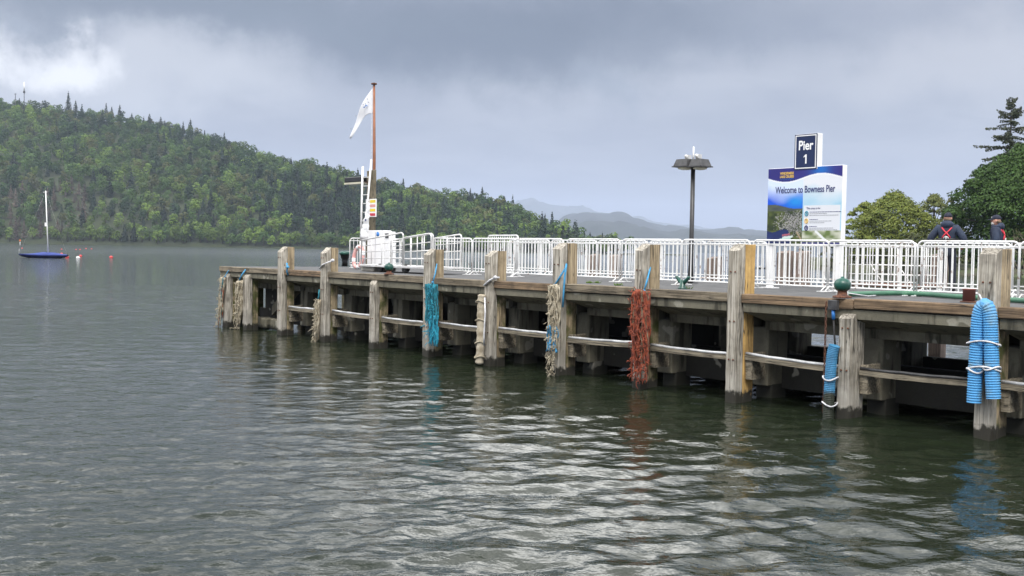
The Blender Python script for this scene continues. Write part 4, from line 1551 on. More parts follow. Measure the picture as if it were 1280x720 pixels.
# ------------------------------------------------------------------ outer end: flagpole, timber post, ladder, cabinet, gangway...
def end_group():
    v = 4.2
    sx, zt = at_v(467.6, 106, v)
    sb, _ = at_v(466.5, 300, v)
    fp = thing('flagpole', 'tall brown wooden flagpole at the outer end of the pier', 'flagpole', L(sb, v))
    H = zt - DECK
    MB().tube([(0, 0, 0), (0, 0, H * 0.6), (sx - sb, 0, H)], [0.06, 0.052, 0.036], 10).build('pole', 'pole_wood', fp)
    MB().lathe([(0.03, 0), (0.10, 0.01), (0.10, 0.05), (0.03, 0.07)], (sx - sb, 0, H), 10).build('truck', 'rust', fp)
    MB().tube([(-0.07, -0.05, 0.4), (sx - sb - 0.06, -0.04, H - 0.02)], 0.008, 5).build('halyard', 'white_rope', fp)
    # flag
    fl = thing('flag', 'white flag with small emblem drooping from the flagpole', 'flag', L(sb, v, DECK))
    top = [(467.0, 108.5), (461, 115), (455, 123), (449.5, 133), (445, 143), (440, 156), (434, 170)]
    bot = [(466.2, 142), (461.5, 142), (456.5, 143.5), (451, 148), (447, 156), (442.5, 165), (435, 173.5)]
    V, Q = [], []
    nj = 9
    for i, (a, b) in enumerate(zip(top, bot)):
        for j in range(nj):
            f = j / (nj - 1)
            s_, z_ = at_v(a[0] * (1 - f) + b[0] * f, a[1] * (1 - f) + b[1] * f, v)
            V.append((s_ - sb, 0.018 * i + 0.03 * math.sin(i * 1.6 + f * 3.0) * min(1, i / 2), z_ - DECK))
    n = len(top)
    Q = [(i * nj + j, (i + 1) * nj + j, (i + 1) * nj + j + 1, i * nj + j + 1) for i in range(n - 1) for j in range(nj - 1)]
    me = np_mesh('cloth', np.array(V), np.array(Q), None, True)
    co = obj('cloth', me, m_plain('white_flag_cloth', (0.80, 0.80, 0.82), (0.74, 0.74, 0.78), 2, 0.8, bs=0), fl)
    md = co.modifiers.new('sub', 'SUBSURF')
    md.levels = md.render_levels = 2
    md = co.modifiers.new('thick', 'SOLIDIFY')
    md.thickness = 0.006
    em = MB()
    s_, z_ = at_v(457.5, 133, v)
    em.tube([(s_ - sb + x, -0.035, z_ - DECK + 0.035 * math.sin(x * 26)) for x in np.linspace(-0.11, 0.13, 13)], 0.014, 5)
    em.build('emblem_wave', 'bluelabel', fl)
    em = MB()
    for (px, py) in ((460, 124), (461.5, 128), (458, 130), (455, 131), (446, 145), (439.5, 161)):
        s_, z_ = at_v(px, py, v)
        em.box((s_ - sb, -0.03, z_ - DECK), (0.045, 0.012, 0.03))
    em.build('emblem_mark', 'grey_ink', fl)
    # timber post with cap chamfer
    s1, z1 = at_v(465, 212, 4.0)
    tp = thing('timber_post', 'thick grey weathered timber post beside the flagpole', 'post', L(s1 - 0.13, 4.0 - 0.13))
    timber(0.24, 0.24, 0, z1 - DECK, 0.05, 91, 0.008).build('baulk', m_wood('old_post_timber', (0.26, 0.22, 0.15), (0.10, 0.085, 0.055), 'z', 0, False), tp)
    MB().tube([(-0.02, -0.01, z1 - DECK - 0.42), (0.26, -0.01, z1 - DECK - 0.42)], 0.014, 6).build('iron_band', 'rust', tp)
    # warning sign fixed to the post
    a, zt_ = at_v(457, 249, 3.82)
    b, zb_ = at_v(470, 271, 3.82)
    ws = thing('warning_sign', 'small white safety sign with yellow and red labels on the timber post', 'sign', L(a, 3.83, zb_))
    W, H = b - a, zt_ - zb_
    pan = MB().bbox((W / 2, 0.005, H / 2), (W, 0.012, H), 0.002).build('panel', 'sign_white', ws)
    for i, c in enumerate(('yellow', 'pink', 'yellow', 'redlabel')):
        zc = H * (0.865 - 0.245 * i)
        MB().box((W * 0.66, -0.004, zc), (W * 0.50, 0.004, H * 0.15)).build('label', c, pan)
        MB().tube([(W * 0.24 + 0.045 * math.cos(q), -0.004, zc + 0.045 * math.sin(q)) for q in (R(90), R(210), R(330))], 0.009, 4, closed=True).build('symbol', 'rust' if i == 0 else c, pan)
    # ladder
    la, lz = at_v(450.3, 208, 3.7)
    lb, lz2 = at_v(461.0, 199, 3.7)
    l0, _ = at_v(451, 295, 3.7)
    l1, _ = at_v(455.5, 295, 3.7)
    ld = thing('ladder', 'white aluminium ladder standing against the timber post', 'ladder', L(l0, 3.7))
    MB().tube([(0, 0, 0.9), (la - l0, 0.1, lz - DECK)], 0.036, 8).build('stile', 'white_clean', ld)
    MB().tube([(l1 - l0, 0, 0.9), (lb - l0, 0.1, lz2 - DECK)], 0.030, 8).build('stile', 'white_clean', ld)
    MB().tube([(0.0, 0, 0), (0, 0, 0.92)], 0.036, 8).build('stile', 'white_clean', ld)
    for j in range(7):
        z = 1.3 + j * 0.29
        f = (z - 0.9) / (lz - DECK - 0.9)
        MB().tube([((la - l0) * f, 0.1 * f, z), (l1 - l0 + (lb - l1) * f, 0.1 * f, z)], 0.015, 6).build('rung', 'aluminium', ld)
    # floodlight on an arm from the timber post
    fa, fz = at_v(436, 230, 4.0)
    fb, fz2 = at_v(458, 221, 4.0)
    fo = thing('floodlight', 'dark flat floodlight head on the left of the timber post', 'lamp', L(s1, 4.0, fz))
    MB().bbox(((fa + fb) / 2 - s1, 0.0, (fz2 - fz) * 0.6), (fb - fa, 0.36, (fz2 - fz) * 0.85), 0.02).build('housing', 'black', fo)
    MB().box(((fa + fb) / 2 - s1 - 0.03, -0.0, -0.0), (fb - fa - 0.02, 0.34, 0.06)).build('lens', 'glass_lamp', fo)
    MB().tube([(fb - s1 - 0.1, 0, 0.12), (0, 0, 0.10)], 0.03, 8).build('arm', 'black', fo)
    # furled white awning leaning on the ladder
    f0, g0 = at_v(455, 293, 3.55)
    f1, g1 = at_v(461, 254, 3.55)
    fu = thing('furled_banner', 'white furled banner bundled against the ladder', 'banner', L(f0, 3.55, DECK))
    mb = MB()
    path, rad = [], []
    for j in range(15):
        f = j / 14
        path.append(((f1 - f0) * f + 0.03 * math.sin(j * 1.7), 0.02 * math.sin(j * 2.3), g0 - DECK + (g1 - g0) * f - 0.12 * (1 - f)))
        rad.append(0.15 * (1 - 0.78 * f) + 0.014 * math.sin(j * 2.9))
    mb.tube(path, rad, 12)
    mb.build('cloth', 'white_clean', fu)
    MB().tube([(0.02, 0.0, 0.0), (0.02, 0.0, g0 - DECK)], 0.05, 8).build('pole', 'white_clean', fu)
    s_, z_ = at_v(456, 275, 3.4)
    MB().box((s_ - f0, -0.12, z_ - DECK), (0.05, 0.02, 0.07)).build('print_mark', 'navy_ink', fu)
    # cabinet
    c0, cz = at_v(459, 288, 3.6)
    c1, _ = at_v(480, 288, 3.6)
    c2, _ = at_v(486, 288, 3.6)
    cb = thing('equipment_cabinet', 'white equipment cabinet with round blue badge at the foot of the flagpole', 'cabinet', L(c0, 3.6))
    hc = cz - DECK
    MB().bbox(((c1 - c0) / 2, 0.15, hc / 2), (c1 - c0, 0.3, hc), 0.015).build('body', 'white_clean', cb)
    MB().bbox(((c1 + c2) / 2 - c0 + 0.003, 0.15, hc / 2 - 0.02), (c2 - c1 - 0.006, 0.24, hc - 0.04), 0.015).build('side_unit', 'white_clean', cb)
    MB().bbox(((c1 + c2) / 2 - c0, 0.022, hc - 0.17), ((c2 - c1) * 0.62, 0.03, 0.15), 0.005).build('side_panel', 'darkgrey', cb)
    q0, qz = at_v(472, 293, 3.59)
    bd = MB().lathe([(0.085, 0), (0.085, 0.006)], (0, 0, 0), 18).build('badge', 'bluelabel', cb, (q0 - c0, -0.002, qz - DECK))
    bd.rotation_euler = (R(90), 0, 0)
    MB().box(((c1 - c0) * 0.5, -0.004, hc * 0.5), (0.012, 0.006, hc * 0.9)).build('door_seam', 'grey_ink', cb)
    # lifebuoy
    b0, bz = at_v(448, 318, 3.2)
    lbz = thing('lifebuoy', 'faded pink and white lifebuoy leaning behind the end barrier', 'lifebuoy', L(b0, 3.2, DECK))
    ring = [(0.27 * math.cos(q), 0.05 * math.sin(q), 0.40 + 0.34 * math.sin(q)) for q in np.linspace(0, 2 * math.pi, 24, endpoint=False)]
    MB().tube(ring, 0.06, 8, closed=True).build('ring', 'pink', lbz)
    for q in (20, 110, 200, 290):
        seg = [(0.27 * math.cos(R(q + d)), 0.05 * math.sin(R(q + d)), 0.40 + 0.34 * math.sin(R(q + d))) for d in (-12, -4, 4, 12)]
        MB().tube(seg, 0.066, 8).build('band', 'white_clean', lbz)
    # flared bollard at the very end
    m0, mv = on_deck(431, 333)
    fb_ = thing('mooring_bollard', 'black flared bollard with green cap at the outer end', 'bollard', L(m0, mv))
    MB().lathe([(0.11, 0), (0.10, 0.18), (0.17, 0.42), (0.20, 0.44)], seg=16).build('body', 'black', fb_)
    MB().lathe([(0.205, 0.44), (0.215, 0.46), (0.215, 0.52), (0.12, 0.56), (0.0, 0.565)], seg=16).build('cap', 'green', fb_)
    # wheeled gangway: two railing sides on a low trolley
    gv = 1.75
    g = [at_v(x, 300, gv)[0] for x in (452, 504, 539)]
    _, za = at_v(453, 300, gv)
    _, zb2 = at_v(503, 291, gv)
    _, zc2 = at_v(506, 297, gv)
    _, zd = at_v(538, 292, gv)
    gw = thing('wheeled_gangway', 'wheeled aluminium boarding gangway with open railings parked on the pier', 'gangway', L(g[0], gv))
    floor_z = 0.20
    Lg = g[2] - g[0] + 0.15
    for y in (0.0, 1.05):
        for (xa, xb, h0, h1) in ((0, g[1] - g[0], za - DECK, zb2 - DECK), (g[1] - g[0] + 0.04, g[2] - g[0], zc2 - DECK, zd - DECK)):
            rl = MB()
            top_ = [(xa, y, floor_z), (xa, y, h0 - 0.02), (xa + 0.04, y, h0)]
            rad = 0.1
            for j in range(7):
                q = math.pi / 2 * j / 6
                top_.append((xb - rad + rad * math.sin(q), y, h1 - rad + rad * math.cos(q)))
            top_ += [(xb, y, floor_z)]
            rl.tube(top_, 0.022, 8).build('handrail', 'aluminium', gw)
            for j in range(1, 4):
                f = j / 4
                MB().tube([(xa, y, floor_z + (h0 - floor_z) * f), (xb, y, floor_z + (h1 - floor_z) * f)], 0.014, 6).build('rail', 'aluminium', gw)
            npst = 4 if xb - xa > 1.3 else 3
            for j in range(1, npst):
                x = xa + (xb - xa) * j / npst
                MB().tube([(x, y, floor_z), (x, y, h0 + (h1 - h0) * j / npst)], 0.016, 6).build('stanchion', 'aluminium', gw)
    MB().bbox((Lg / 2 - 0.05, 0.52, floor_z - 0.02), (Lg, 1.12, 0.07), 0.01).build('walkway', 'aluminium', gw)
    MB().bbox((0.75, 0.52, 0.155), (1.0, 0.9, 0.05), 0.01).build('toe_ramp', 'darkgrey', gw)
    wh = MB()
    for x in (0.95, 1.05 + Lg * 0.32):
        for y in (0.05, 1.0):
            q = MB().lathe([(0.05, -0.04), (0.12, -0.035), (0.125, 0), (0.12, 0.035), (0.05, 0.04)], seg=16).build('wheel', 'rubber', gw, (x, y, 0.125))
            q.rotation_euler = (R(90), 0, 0)
    MB().bbox((0.25, 0.45, 0.09), (0.7, 0.8, 0.16), 0.02).build('ballast_block', 'pale_concrete', gw)


end_group()


# ------------------------------------------------------------------ gangway railing at the back, right part
def back_gangway():
    a = at_v(1062, 310, 7.1)[0]
    b = at_v(1152, 310, 7.1)[0]
    t = thing('boarding_gangway', 'white lattice boarding gangway standing behind the rear barriers', 'gangway', L(a, 7.1))
    Lg = b - a
    for y in (0, 0.9):
        MB().tube([(0, y, 0.05), (0, y, 0.93), (Lg, y, 0.97), (Lg, y, 0.05)], 0.022, 8).build('handrail', 'white', t)
        for z in (0.30, 0.52, 0.74):
            MB().tube([(0, y, z), (Lg, y, z)], 0.013, 6).build('rail', 'white', t)
        for j in range(1, 5):
            MB().tube([(Lg * j / 5, y, 0.05), (Lg * j / 5, y, 0.95)], 0.017, 6).build('stanchion', 'white', t)
            MB().tube([(Lg * (j - 1) / 5, y, 0.55), (Lg * j / 5, y, 0.08)], 0.010, 6).build('brace', 'white', t) if y and j % 2 else None
    MB().bbox((Lg / 2, 0.45, 0.045), (Lg, 1.0, 0.08), 0.01).build('walkway', 'rust', t)


back_gangway()


# ------------------------------------------------------------------ deck furniture
def ball_bollard(px, py, sc, label):
    s, v = on_deck(px, py)
    v = max(v, 0.16)
    t = thing('ball_bollard', label, 'bollard', L(s, v, DECK + 0.022), THETA, 'green ball bollards on the deck edge')
    t.scale = (sc, sc, sc)
    MB().lathe([(0.17, 0), (0.17, 0.03), (0.09, 0.05), (0.085, 0.14), (0.10, 0.15)], seg=18).build('base', 'rust', t)
    MB().lathe([(0.10, 0.13), (0.135, 0.16), (0.152, 0.22), (0.150, 0.27), (0.12, 0.325), (0.06, 0.355), (0.035, 0.36), (0.03, 0.385), (0.0, 0.39)], seg=24).build('head', 'green', t)
    return t


bb = ball_bollard(1050, 374, 0.92, 'dark green ball-headed bollard where the green hose ends')
del bb['group']
bb = ball_bollard(480, 344, 0.80, 'dark green ball-headed bollard in front of the wheeled gangway')
del bb['group']


def cleat():
    s, v = on_deck(853, 361)
    t = thing('mooring_cleat', 'small dark green two-horned mooring cleat on the deck edge', 'cleat', L(s, v))
    MB().lathe([(0.10, 0), (0.09, 0.02), (0.06, 0.05), (0.065, 0.16)], seg=14).build('base', 'green', t)
    for k in (-1, 1):
        MB().tube([(0, 0, 0.13), (k * 0.07, 0, 0.15), (k * 0.12, 0, 0.20), (k * 0.15, 0, 0.235), (k * 0.19, 0, 0.235)], [0.05, 0.045, 0.036, 0.03, 0.02], 8).build('horn', 'green', t)


cleat()


def pipe_stub():
    s, v = on_deck(1211, 378)
    t = thing('pipe_stub', 'short green and rust open pipe standing on the deck edge', 'pipe', L(s, v))
    MB().lathe([(0.10, 0), (0.10, 0.20), (0.108, 0.205), (0.108, 0.225), (0.085, 0.225), (0.085, 0.05)], seg=20).build('pipe', m_plain('green_and_rust_pipe', (0.014, 0.075, 0.05), (0.15, 0.05, 0.04), 5, 0.6, lo=0.45, hi=0.55), t)
    MB().lathe([(0.14, 0), (0.14, 0.018), (0.10, 0.02)], seg=20).build('flange', 'rust', t)


pipe_stub()


def hose():
    pts = []
    for (x, y) in ((1057, 371.5), (1075, 371), (1100, 370.2), (1130, 370.0), (1160, 371.5), (1190, 374), (1220, 376), (1250, 378), (1280, 380), (1330, 384)):
        s, v = on_deck(x, y)
        pts.append(L(s, v, DECK + 0.052))
    # smooth
    P = []
    for i in range(len(pts) - 1):
        for j in range(4):
            f = j / 4
            p0, p1, p2, p3 = pts[max(i - 1, 0)], pts[i], pts[i + 1], pts[min(i + 2, len(pts) - 1)]
            P.append(0.5 * ((2 * p1) + (p2 - p0) * f + (2 * p0 - 5 * p1 + 4 * p2 - p3) * f * f + (3 * p1 - p0 - 3 * p2 + p3) * f ** 3))
    o = Vector(pts[0])
    t = thing('fuel_hose', 'thick green hose lying along the deck to the ball bollard', 'hose', o - Vector((0, 0, 0.052)), 0)
    MB().tube([p - t.location for p in P], 0.046, 10).build('hose', 'green_hose', t)
    d = (P[0] - P[1]).normalized()
    MB().tube([P[0] - t.location, P[0] + d * 0.10 - t.location, P[0] + d * 0.11 - t.location, P[0] + d * 0.22 - t.location], [0.06, 0.06, 0.05, 0.05], 12).build('coupling', 'aluminium', t)
    MB().tube([P[0] + d * 0.04 - t.location + Vector((0, 0, 0.03)), P[0] - d * 0.5 - t.location + Vector((0.04, -0.22, -0.03)), P[0] - d * 0.9 - t.location + Vector((0.0, -0.1, -0.03))], 0.012, 6).build('lashing', 'white_rope', t)


hose()


def water_point():
    s, z = at_v(1044, 377, 0.06)
    t = thing('water_point', 'grey box with blue hose tail fixed to the deck edge plank', 'water point', L(s, 0.03, 1.80))
    MB().bbox((0, -0.02, 0.08), (0.17, 0.09, 0.17), 0.01).build('box', 'darkgrey', t)
    MB().tube([(0.0, -0.02, 0.0), (0.01, -0.02, -0.16)], 0.030, 8).build('coupling', 'bluelabel', t)
    MB().tube([(0.01, -0.02, -0.15), (0.03, 0.0, -0.5), (0.06, 0.02, -0.8)], 0.016, 6).build('hose_tail', 'rubber', t)


water_point()


def chain():
    s, _ = at_v(1030.5, 400, -0.03)
    t = MB()
    n = 34
    for i in range(n):
        z = -0.055 * i
        pts = []
        for q in np.linspace(0, 2 * math.pi, 8, endpoint=False):
            a, b = 0.016 * math.cos(q), 0.036 * math.sin(q)
            pts.append((a if i % 2 else 0, 0 if i % 2 else a, z + b))
        t.tube(pts, 0.0075, 5, closed=True)
    o = t.build('hanging_chain', 'rust', None, L(s, 0.01, DECK - 0.08), THETA)
    tag(o, 'rusty chain hanging from the deck edge into the water', 'chain')


chain()


# ------------------------------------------------------------------ rope fenders
def strand(rs, x, y, z0, z1, wig, r, n=16):
    pts, rad = [], []
    ph, ph2 = rs.rand() * 6, rs.rand() * 6
    for i in range(n):
        f = i / (n - 1)
        pts.append((x + wig * math.sin(ph + f * 9) * 0.6 + rs.normal(0, wig * 0.25), y + wig * 0.6 * math.sin(ph2 + f * 7), z0 + (z1 - z0) * f))
        rad.append(r * (0.8 + 0.4 * rs.rand()) * (1 if f < 0.92 else 0.6))
    return pts, rad


def rope_fender(name, label, px_top, py_top, px_bot, py_bot, width, n, mats, seed, fold=True, cord=None, frag=0.0, r=0.022, v=-0.09, cut=None):
    """bundle of hanging strands; mats is a list of (material, share)"""
    rs = np.random.RandomState(seed)
    s0, z0 = at_v(px_top, py_top, v)
    s1, z1 = at_v(px_bot, py_bot, v)
    t = thing(name, label, 'rope fender', L(s0, v, z0))
    H = z0 - z1
    built = {}
    n = int(n * 1.9)
    r = r * 0.66
    for i in range(n):
        m = mats[rs.choice(len(mats), p=[q[1] for q in mats])][0]
        mb = built.setdefault(m, MB())
        x = (rs.rand() - 0.5) * width
        y = rs.normal(0, 0.030)
        zt = -abs(x) * 0.25 - 0.04 * rs.rand()
        zb = -H * (1 - frag * rs.rand())
        if cut and m in cut:
            zt, zb = -H * cut[m][0] - 0.06 * rs.rand(), -H * cut[m][1] - 0.08 * rs.rand()
        pts, rad = strand(rs, x, y, zt, zb, 0.020 + frag * 0.03, r)
        pts = [(p[0] + (s1 - s0) * (-p[2] / H), p[1], p[2]) for p in pts]
        mb.tube(pts, rad, 6)
    for m, mb in built.items():
        mb.build('strand_bundle', m, t)
    if frag:
        fz = MB()
        m0 = mats[0][0] if not cut else 'teal_bright' if 'teal_bright' in cut else mats[0][0]
        for _ in range(int(420 * frag)):
            z = -H * rs.rand()
            x = (rs.rand() - 0.5) * width * 1.15 + (s1 - s0) * (-z / H)
            y = -0.05 + rs.normal(0, 0.03)
            a = Vector((x, y, z))
            b = a + Vector(rs.normal(0, 0.035, 3)) + Vector((0, -0.01, -0.02))
            c = b + Vector(rs.normal(0, 0.03, 3)) + Vector((0, 0, -0.03))
            fz.tube([a, b, c], [0.009, 0.008, 0.004], 4)
        tag(fz.build('frayed_ends', m0, t), kind='stuff')
    if cord:
        pts = []
        for (x, y, cv) in cord[1]:
            a, b = at_v(x, y, cv)
            pts.append((a - s0, cv - v, b - z0))
        MB().tube(pts, cord[2], 6).build('tie_cord', cord[0], t)
        MB().lathe([(0.02, -0.03), (0.04, 0), (0.02, 0.03)], (0, 0, 0), 8).build('knot', cord[0], t, pts[0])
    return t


# outer end pair
rope_fender('rope_fender', 'red and cream frayed rope fender on the outermost corner pile', 279, 345, 274, 409, 0.20, 12, [('cream_rope', 0.55), ('orange_rope', 0.35), ('teal', 0.1)], 1, frag=0.35,
            cord=('blue_cord', [(281, 346, -0.06), (285, 339, 0.05), (288, 336, 0.12)], 0.014), r=0.028)
rope_fender('rope_fender', 'cream rope fender with blue tie on the second end pile', 300, 350, 297, 412, 0.22, 13, [('cream_rope', 0.85), ('canvas', 0.15)], 2, frag=0.3,
            cord=('blue_cord', [(298, 352, -0.06), (302, 344, -0.03), (307, 337, 0.05)], 0.022), r=0.03)
# bits of cord on the tall piles
def cord_thing(label, mat, pts, r, knot=None):
    s0, z0 = at_v(pts[0][0], pts[0][1], pts[0][2])
    t = thing('tie_cord', label, 'cord', L(s0, pts[0][2], z0))
    P = []
    for x, y, v in pts:
        a, b = at_v(x, y, v)
        P.append((a - s0, v - pts[0][2], b - z0))
    MB().tube(P, r, 6).build('cord', mat, t)
    if knot:
        MB().lathe([(0.01, -0.05), (0.05, -0.02), (0.055, 0.02), (0.01, 0.05)], P[knot], 9).build('knot', mat, t)


cord_thing('short blue cord knotted on the outermost tall pile', 'blue_cord', [(358.5, 329, -0.02), (359.5, 334, -0.03), (358.5, 339, -0.02), (360, 344, 0.03)], 0.026, 1)
cord_thing('white rope looped round the second tall pile', 'white_rope', [(399, 336, -0.03), (403, 331, -0.03), (410, 328, -0.03), (416, 325.5, 0.10)], 0.02, 3)
rope_fender('rope_fender', 'thin cream rope fender low on the second tall pile', 397.5, 374, 395, 427, 0.13, 9, [('cream_rope', 0.7), ('canvas', 0.3)], 4, frag=0.35,
            cord=('teal', [(397, 376, -0.08), (398.5, 370, -0.05), (399, 362, -0.02)], 0.02), r=0.03)
# teal net fender
rope_fender('rope_fender', 'teal net fender with ragged bright teal ends hung on a tall pile', 540, 354, 541, 432, 0.34, 26, [('teal', 0.55), ('teal_bright', 0.45)], 5, frag=0.28,
            cord=('blue_cord', [(541, 353, -0.06), (544, 342, -0.02), (546, 330, 0.16)], 0.018), r=0.026, cut={'teal': (0.0, 0.62), 'teal_bright': (0.5, 0.96)})


def sausage_fender(name, label, pts, r, mat, v, bands, band_mat, cord=None, ribs=0, rib_amp=0.0):
    """tube fender following pixels (x, y) on the plane v"""
    P3 = [at_v(x, y, v) for x, y in pts]
    s0, z0 = P3[0]
    t = thing(name, label, 'fender', L(s0, v, z0))
    path = [Vector((a - s0, 0, b - z0)) for a, b in P3]
    # resample
    out = []
    for i in range(len(path) - 1):
        for j in range(8):
            f = j / 8
            p0, p1, p2, p3 = path[max(i - 1, 0)], path[i], path[i + 1], path[min(i + 2, len(path) - 1)]
            out.append(0.5 * ((2 * p1) + (p2 - p0) * f + (2 * p0 - 5 * p1 + 4 * p2 - p3) * f * f + (3 * p1 - p0 - 3 * p2 + p3) * f ** 3))
    out.append(path[-1])
    if ribs:
        cum = [0]
        for a, b in zip(out[:-1], out[1:]):
            cum.append(cum[-1] + (b - a).length)
        tot = cum[-1]
        fine, rad = [], []
        N = ribs * 4
        j = 0
        for i in range(N + 1):
            d = tot * i / N
            while j < len(cum) - 2 and cum[j + 1] < d:
                j += 1
            f = (d - cum[j]) / max(1e-6, cum[j + 1] - cum[j])
            fine.append(out[j].lerp(out[j + 1], f))
            rad.append(r * (1 + rib_amp * (1 if i % 4 in (0, 1) else -1)))
        MB().tube(fine, rad, 14, smooth=False).build('ribbed_tube', mat, t)
    else:
        k = len(out)
        rad = [r * (0.6 if i in (0, k - 1) else 1.0 + 0.08 * math.sin(i * 1.9)) for i in range(k)]
        MB().tube(out, rad, 12).build('tube', mat, t)
    for (x, y, br) in bands:
        a, b = at_v(x, y, v)
        ring = [(a - s0 + br * math.cos(q), r * 1.15 * math.sin(q), b - z0 + 0.03 * math.sin(q * 2 + x)) for q in np.linspace(0, 2 * math.pi, 20, endpoint=False)]
        MB().tube(ring, 0.014, 6, closed=True).build('lashing', band_mat, t)
    if cord:
        pp = []
        for x, y, cv in cord[1]:
            a, b = at_v(x, y, cv)
            pp.append((a - s0, cv - v, b - z0))
        MB().tube(pp, cord[2], 6).build('tie_cord', cord[0], t)
    return t


sausage_fender('canvas_fender', 'dirty cream canvas fender with grey rope on a tall pile', [(602.5, 368), (601.5, 385), (601, 410), (600.5, 435), (599, 455)], 0.095, 'canvas', -0.12,
               [(601, 377, 0.13), (600.5, 400, 0.13), (600, 428, 0.13), (599.5, 446, 0.13)], 'cream_rope', cord=('white_rope', [(606, 372, -0.16), (606.5, 390, -0.24), (605, 420, -0.24), (605, 432, -0.22)], 0.02))
cord_thing('grey rope loop tied at deck level round the pile with the canvas fender', 'white_rope', [(605, 357, -0.03), (612, 350.5, -0.03), (619, 347, 0.04), (624, 347, 0.14)], 0.024, 2)
# ragged cream and blue fender
rope_fender('rope_fender', 'ragged cream rope fender with blue strands on a tall pile', 693, 355, 690, 468, 0.24, 24, [('cream_rope', 0.62), ('canvas', 0.28), ('blue_cord', 0.10)], 6, frag=0.65,
            cord=('blue_cord', [(693, 357, -0.05), (700, 346, -0.03), (707, 335, 0.02), (708, 330, 0.1)], 0.020), r=0.028, cut={'blue_cord': (0.45, 0.72), 'canvas': (0.0, 0.5)})
cord_thing('blue cord hanging down the side of the pile with the ragged cream fender', 'blue_cord', [(708, 331, -0.0), (706, 345, -0.02), (704.5, 365, -0.03), (703.5, 384, -0.03)], 0.022, 0)
# orange rope fender
rope_fender('rope_fender', 'bright orange-red frayed rope fender on a tall pile', 801, 361, 800, 476, 0.38, 40, [('orange_rope', 0.72), ('brown_rope', 0.28)], 8, frag=0.7,
            cord=('blue_cord', [(805, 364, -0.06), (809, 350, -0.02), (813, 334, 0.25)], 0.018), r=0.026)
# blue fenders
sausage_fender('ribbed_fender', 'half sunk blue ribbed tube fender beside the short grey pile', [(1043, 432), (1040, 445), (1038, 470), (1036, 500), (1035, 530)], 0.09, 'blue_wet', -0.09,
               [(1038, 473, 0.13), (1037, 505, 0.13)], 'white_rope', ribs=44, rib_amp=0.035)
sausage_fender('ribbed_fender', 'bright blue ribbed hose fender bent double and lashed with white rope', [(1217.5, 503), (1219, 470), (1221.5, 430), (1223, 402), (1226, 387), (1231, 381.5), (1235.5, 387), (1238, 402), (1238.8, 430), (1240.5, 470), (1242, 498)], 0.103, 'blue_hose', -0.13,
               [(1229.5, 428, 0.25), (1229.5, 460, 0.25), (1219, 463, 0.12), (1240, 460, 0.12)], 'white_rope', cord=('white_rope', [(1230, 381, -0.12), (1226, 372, -0.03), (1223, 366, 0.02)], 0.014), ribs=76, rib_amp=0.05)


# ------------------------------------------------------------------ people
def skin_mesh(verts, edges, radii, sub=2, root=0):
    me = bpy.data.meshes.new('sk')
    me.from_pydata(verts, edges, [])
    o = bpy.data.objects.new('sk', me)
    COL.objects.link(o)
    sm = o.modifiers.new('skin', 'SKIN')
    sm.use_smooth_shade = True
    ss = o.modifiers.new('sub', 'SUBSURF')
    ss.levels = ss.render_levels = sub
    if not me.skin_vertices:
        me.skin_vertices.new()
    sv = me.skin_vertices[0].data
    for i, r in enumerate(radii):
        sv[i].radius = r if isinstance(r, tuple) else (r, r)
        sv[i].use_root = (i == root)
    dg = bpy.context.evaluated_depsgraph_get()
    out = bpy.data.meshes.new_from_object(o.evaluated_get(dg))
    bpy.data.objects.remove(o, do_unlink=True)
    for p in out.polygons:
        p.use_smooth = True
    return out


def ellipsoid(mb, c, r, seg=16, rings=10, zmin=-1.0):
    prof = []
    vs, fs = [], []
    for i in range(rings + 1):
        a = -math.pi / 2 + math.pi * i / rings
        zf = max(math.sin(a), zmin)
        for k in range(seg):
            q = 2 * math.pi * k / seg
            vs.append((c[0] + r[0] * math.cos(a) * math.cos(q), c[1] + r[1] * math.cos(a) * math.sin(q), c[2] + r[2] * zf))
    for i in range(rings):
        for k in range(seg):
            j = (k + 1) % seg
            fs.append((i * seg + k, i * seg + j, (i + 1) * seg + j, (i + 1) * seg + k))
    return mb.add(vs, fs, True)


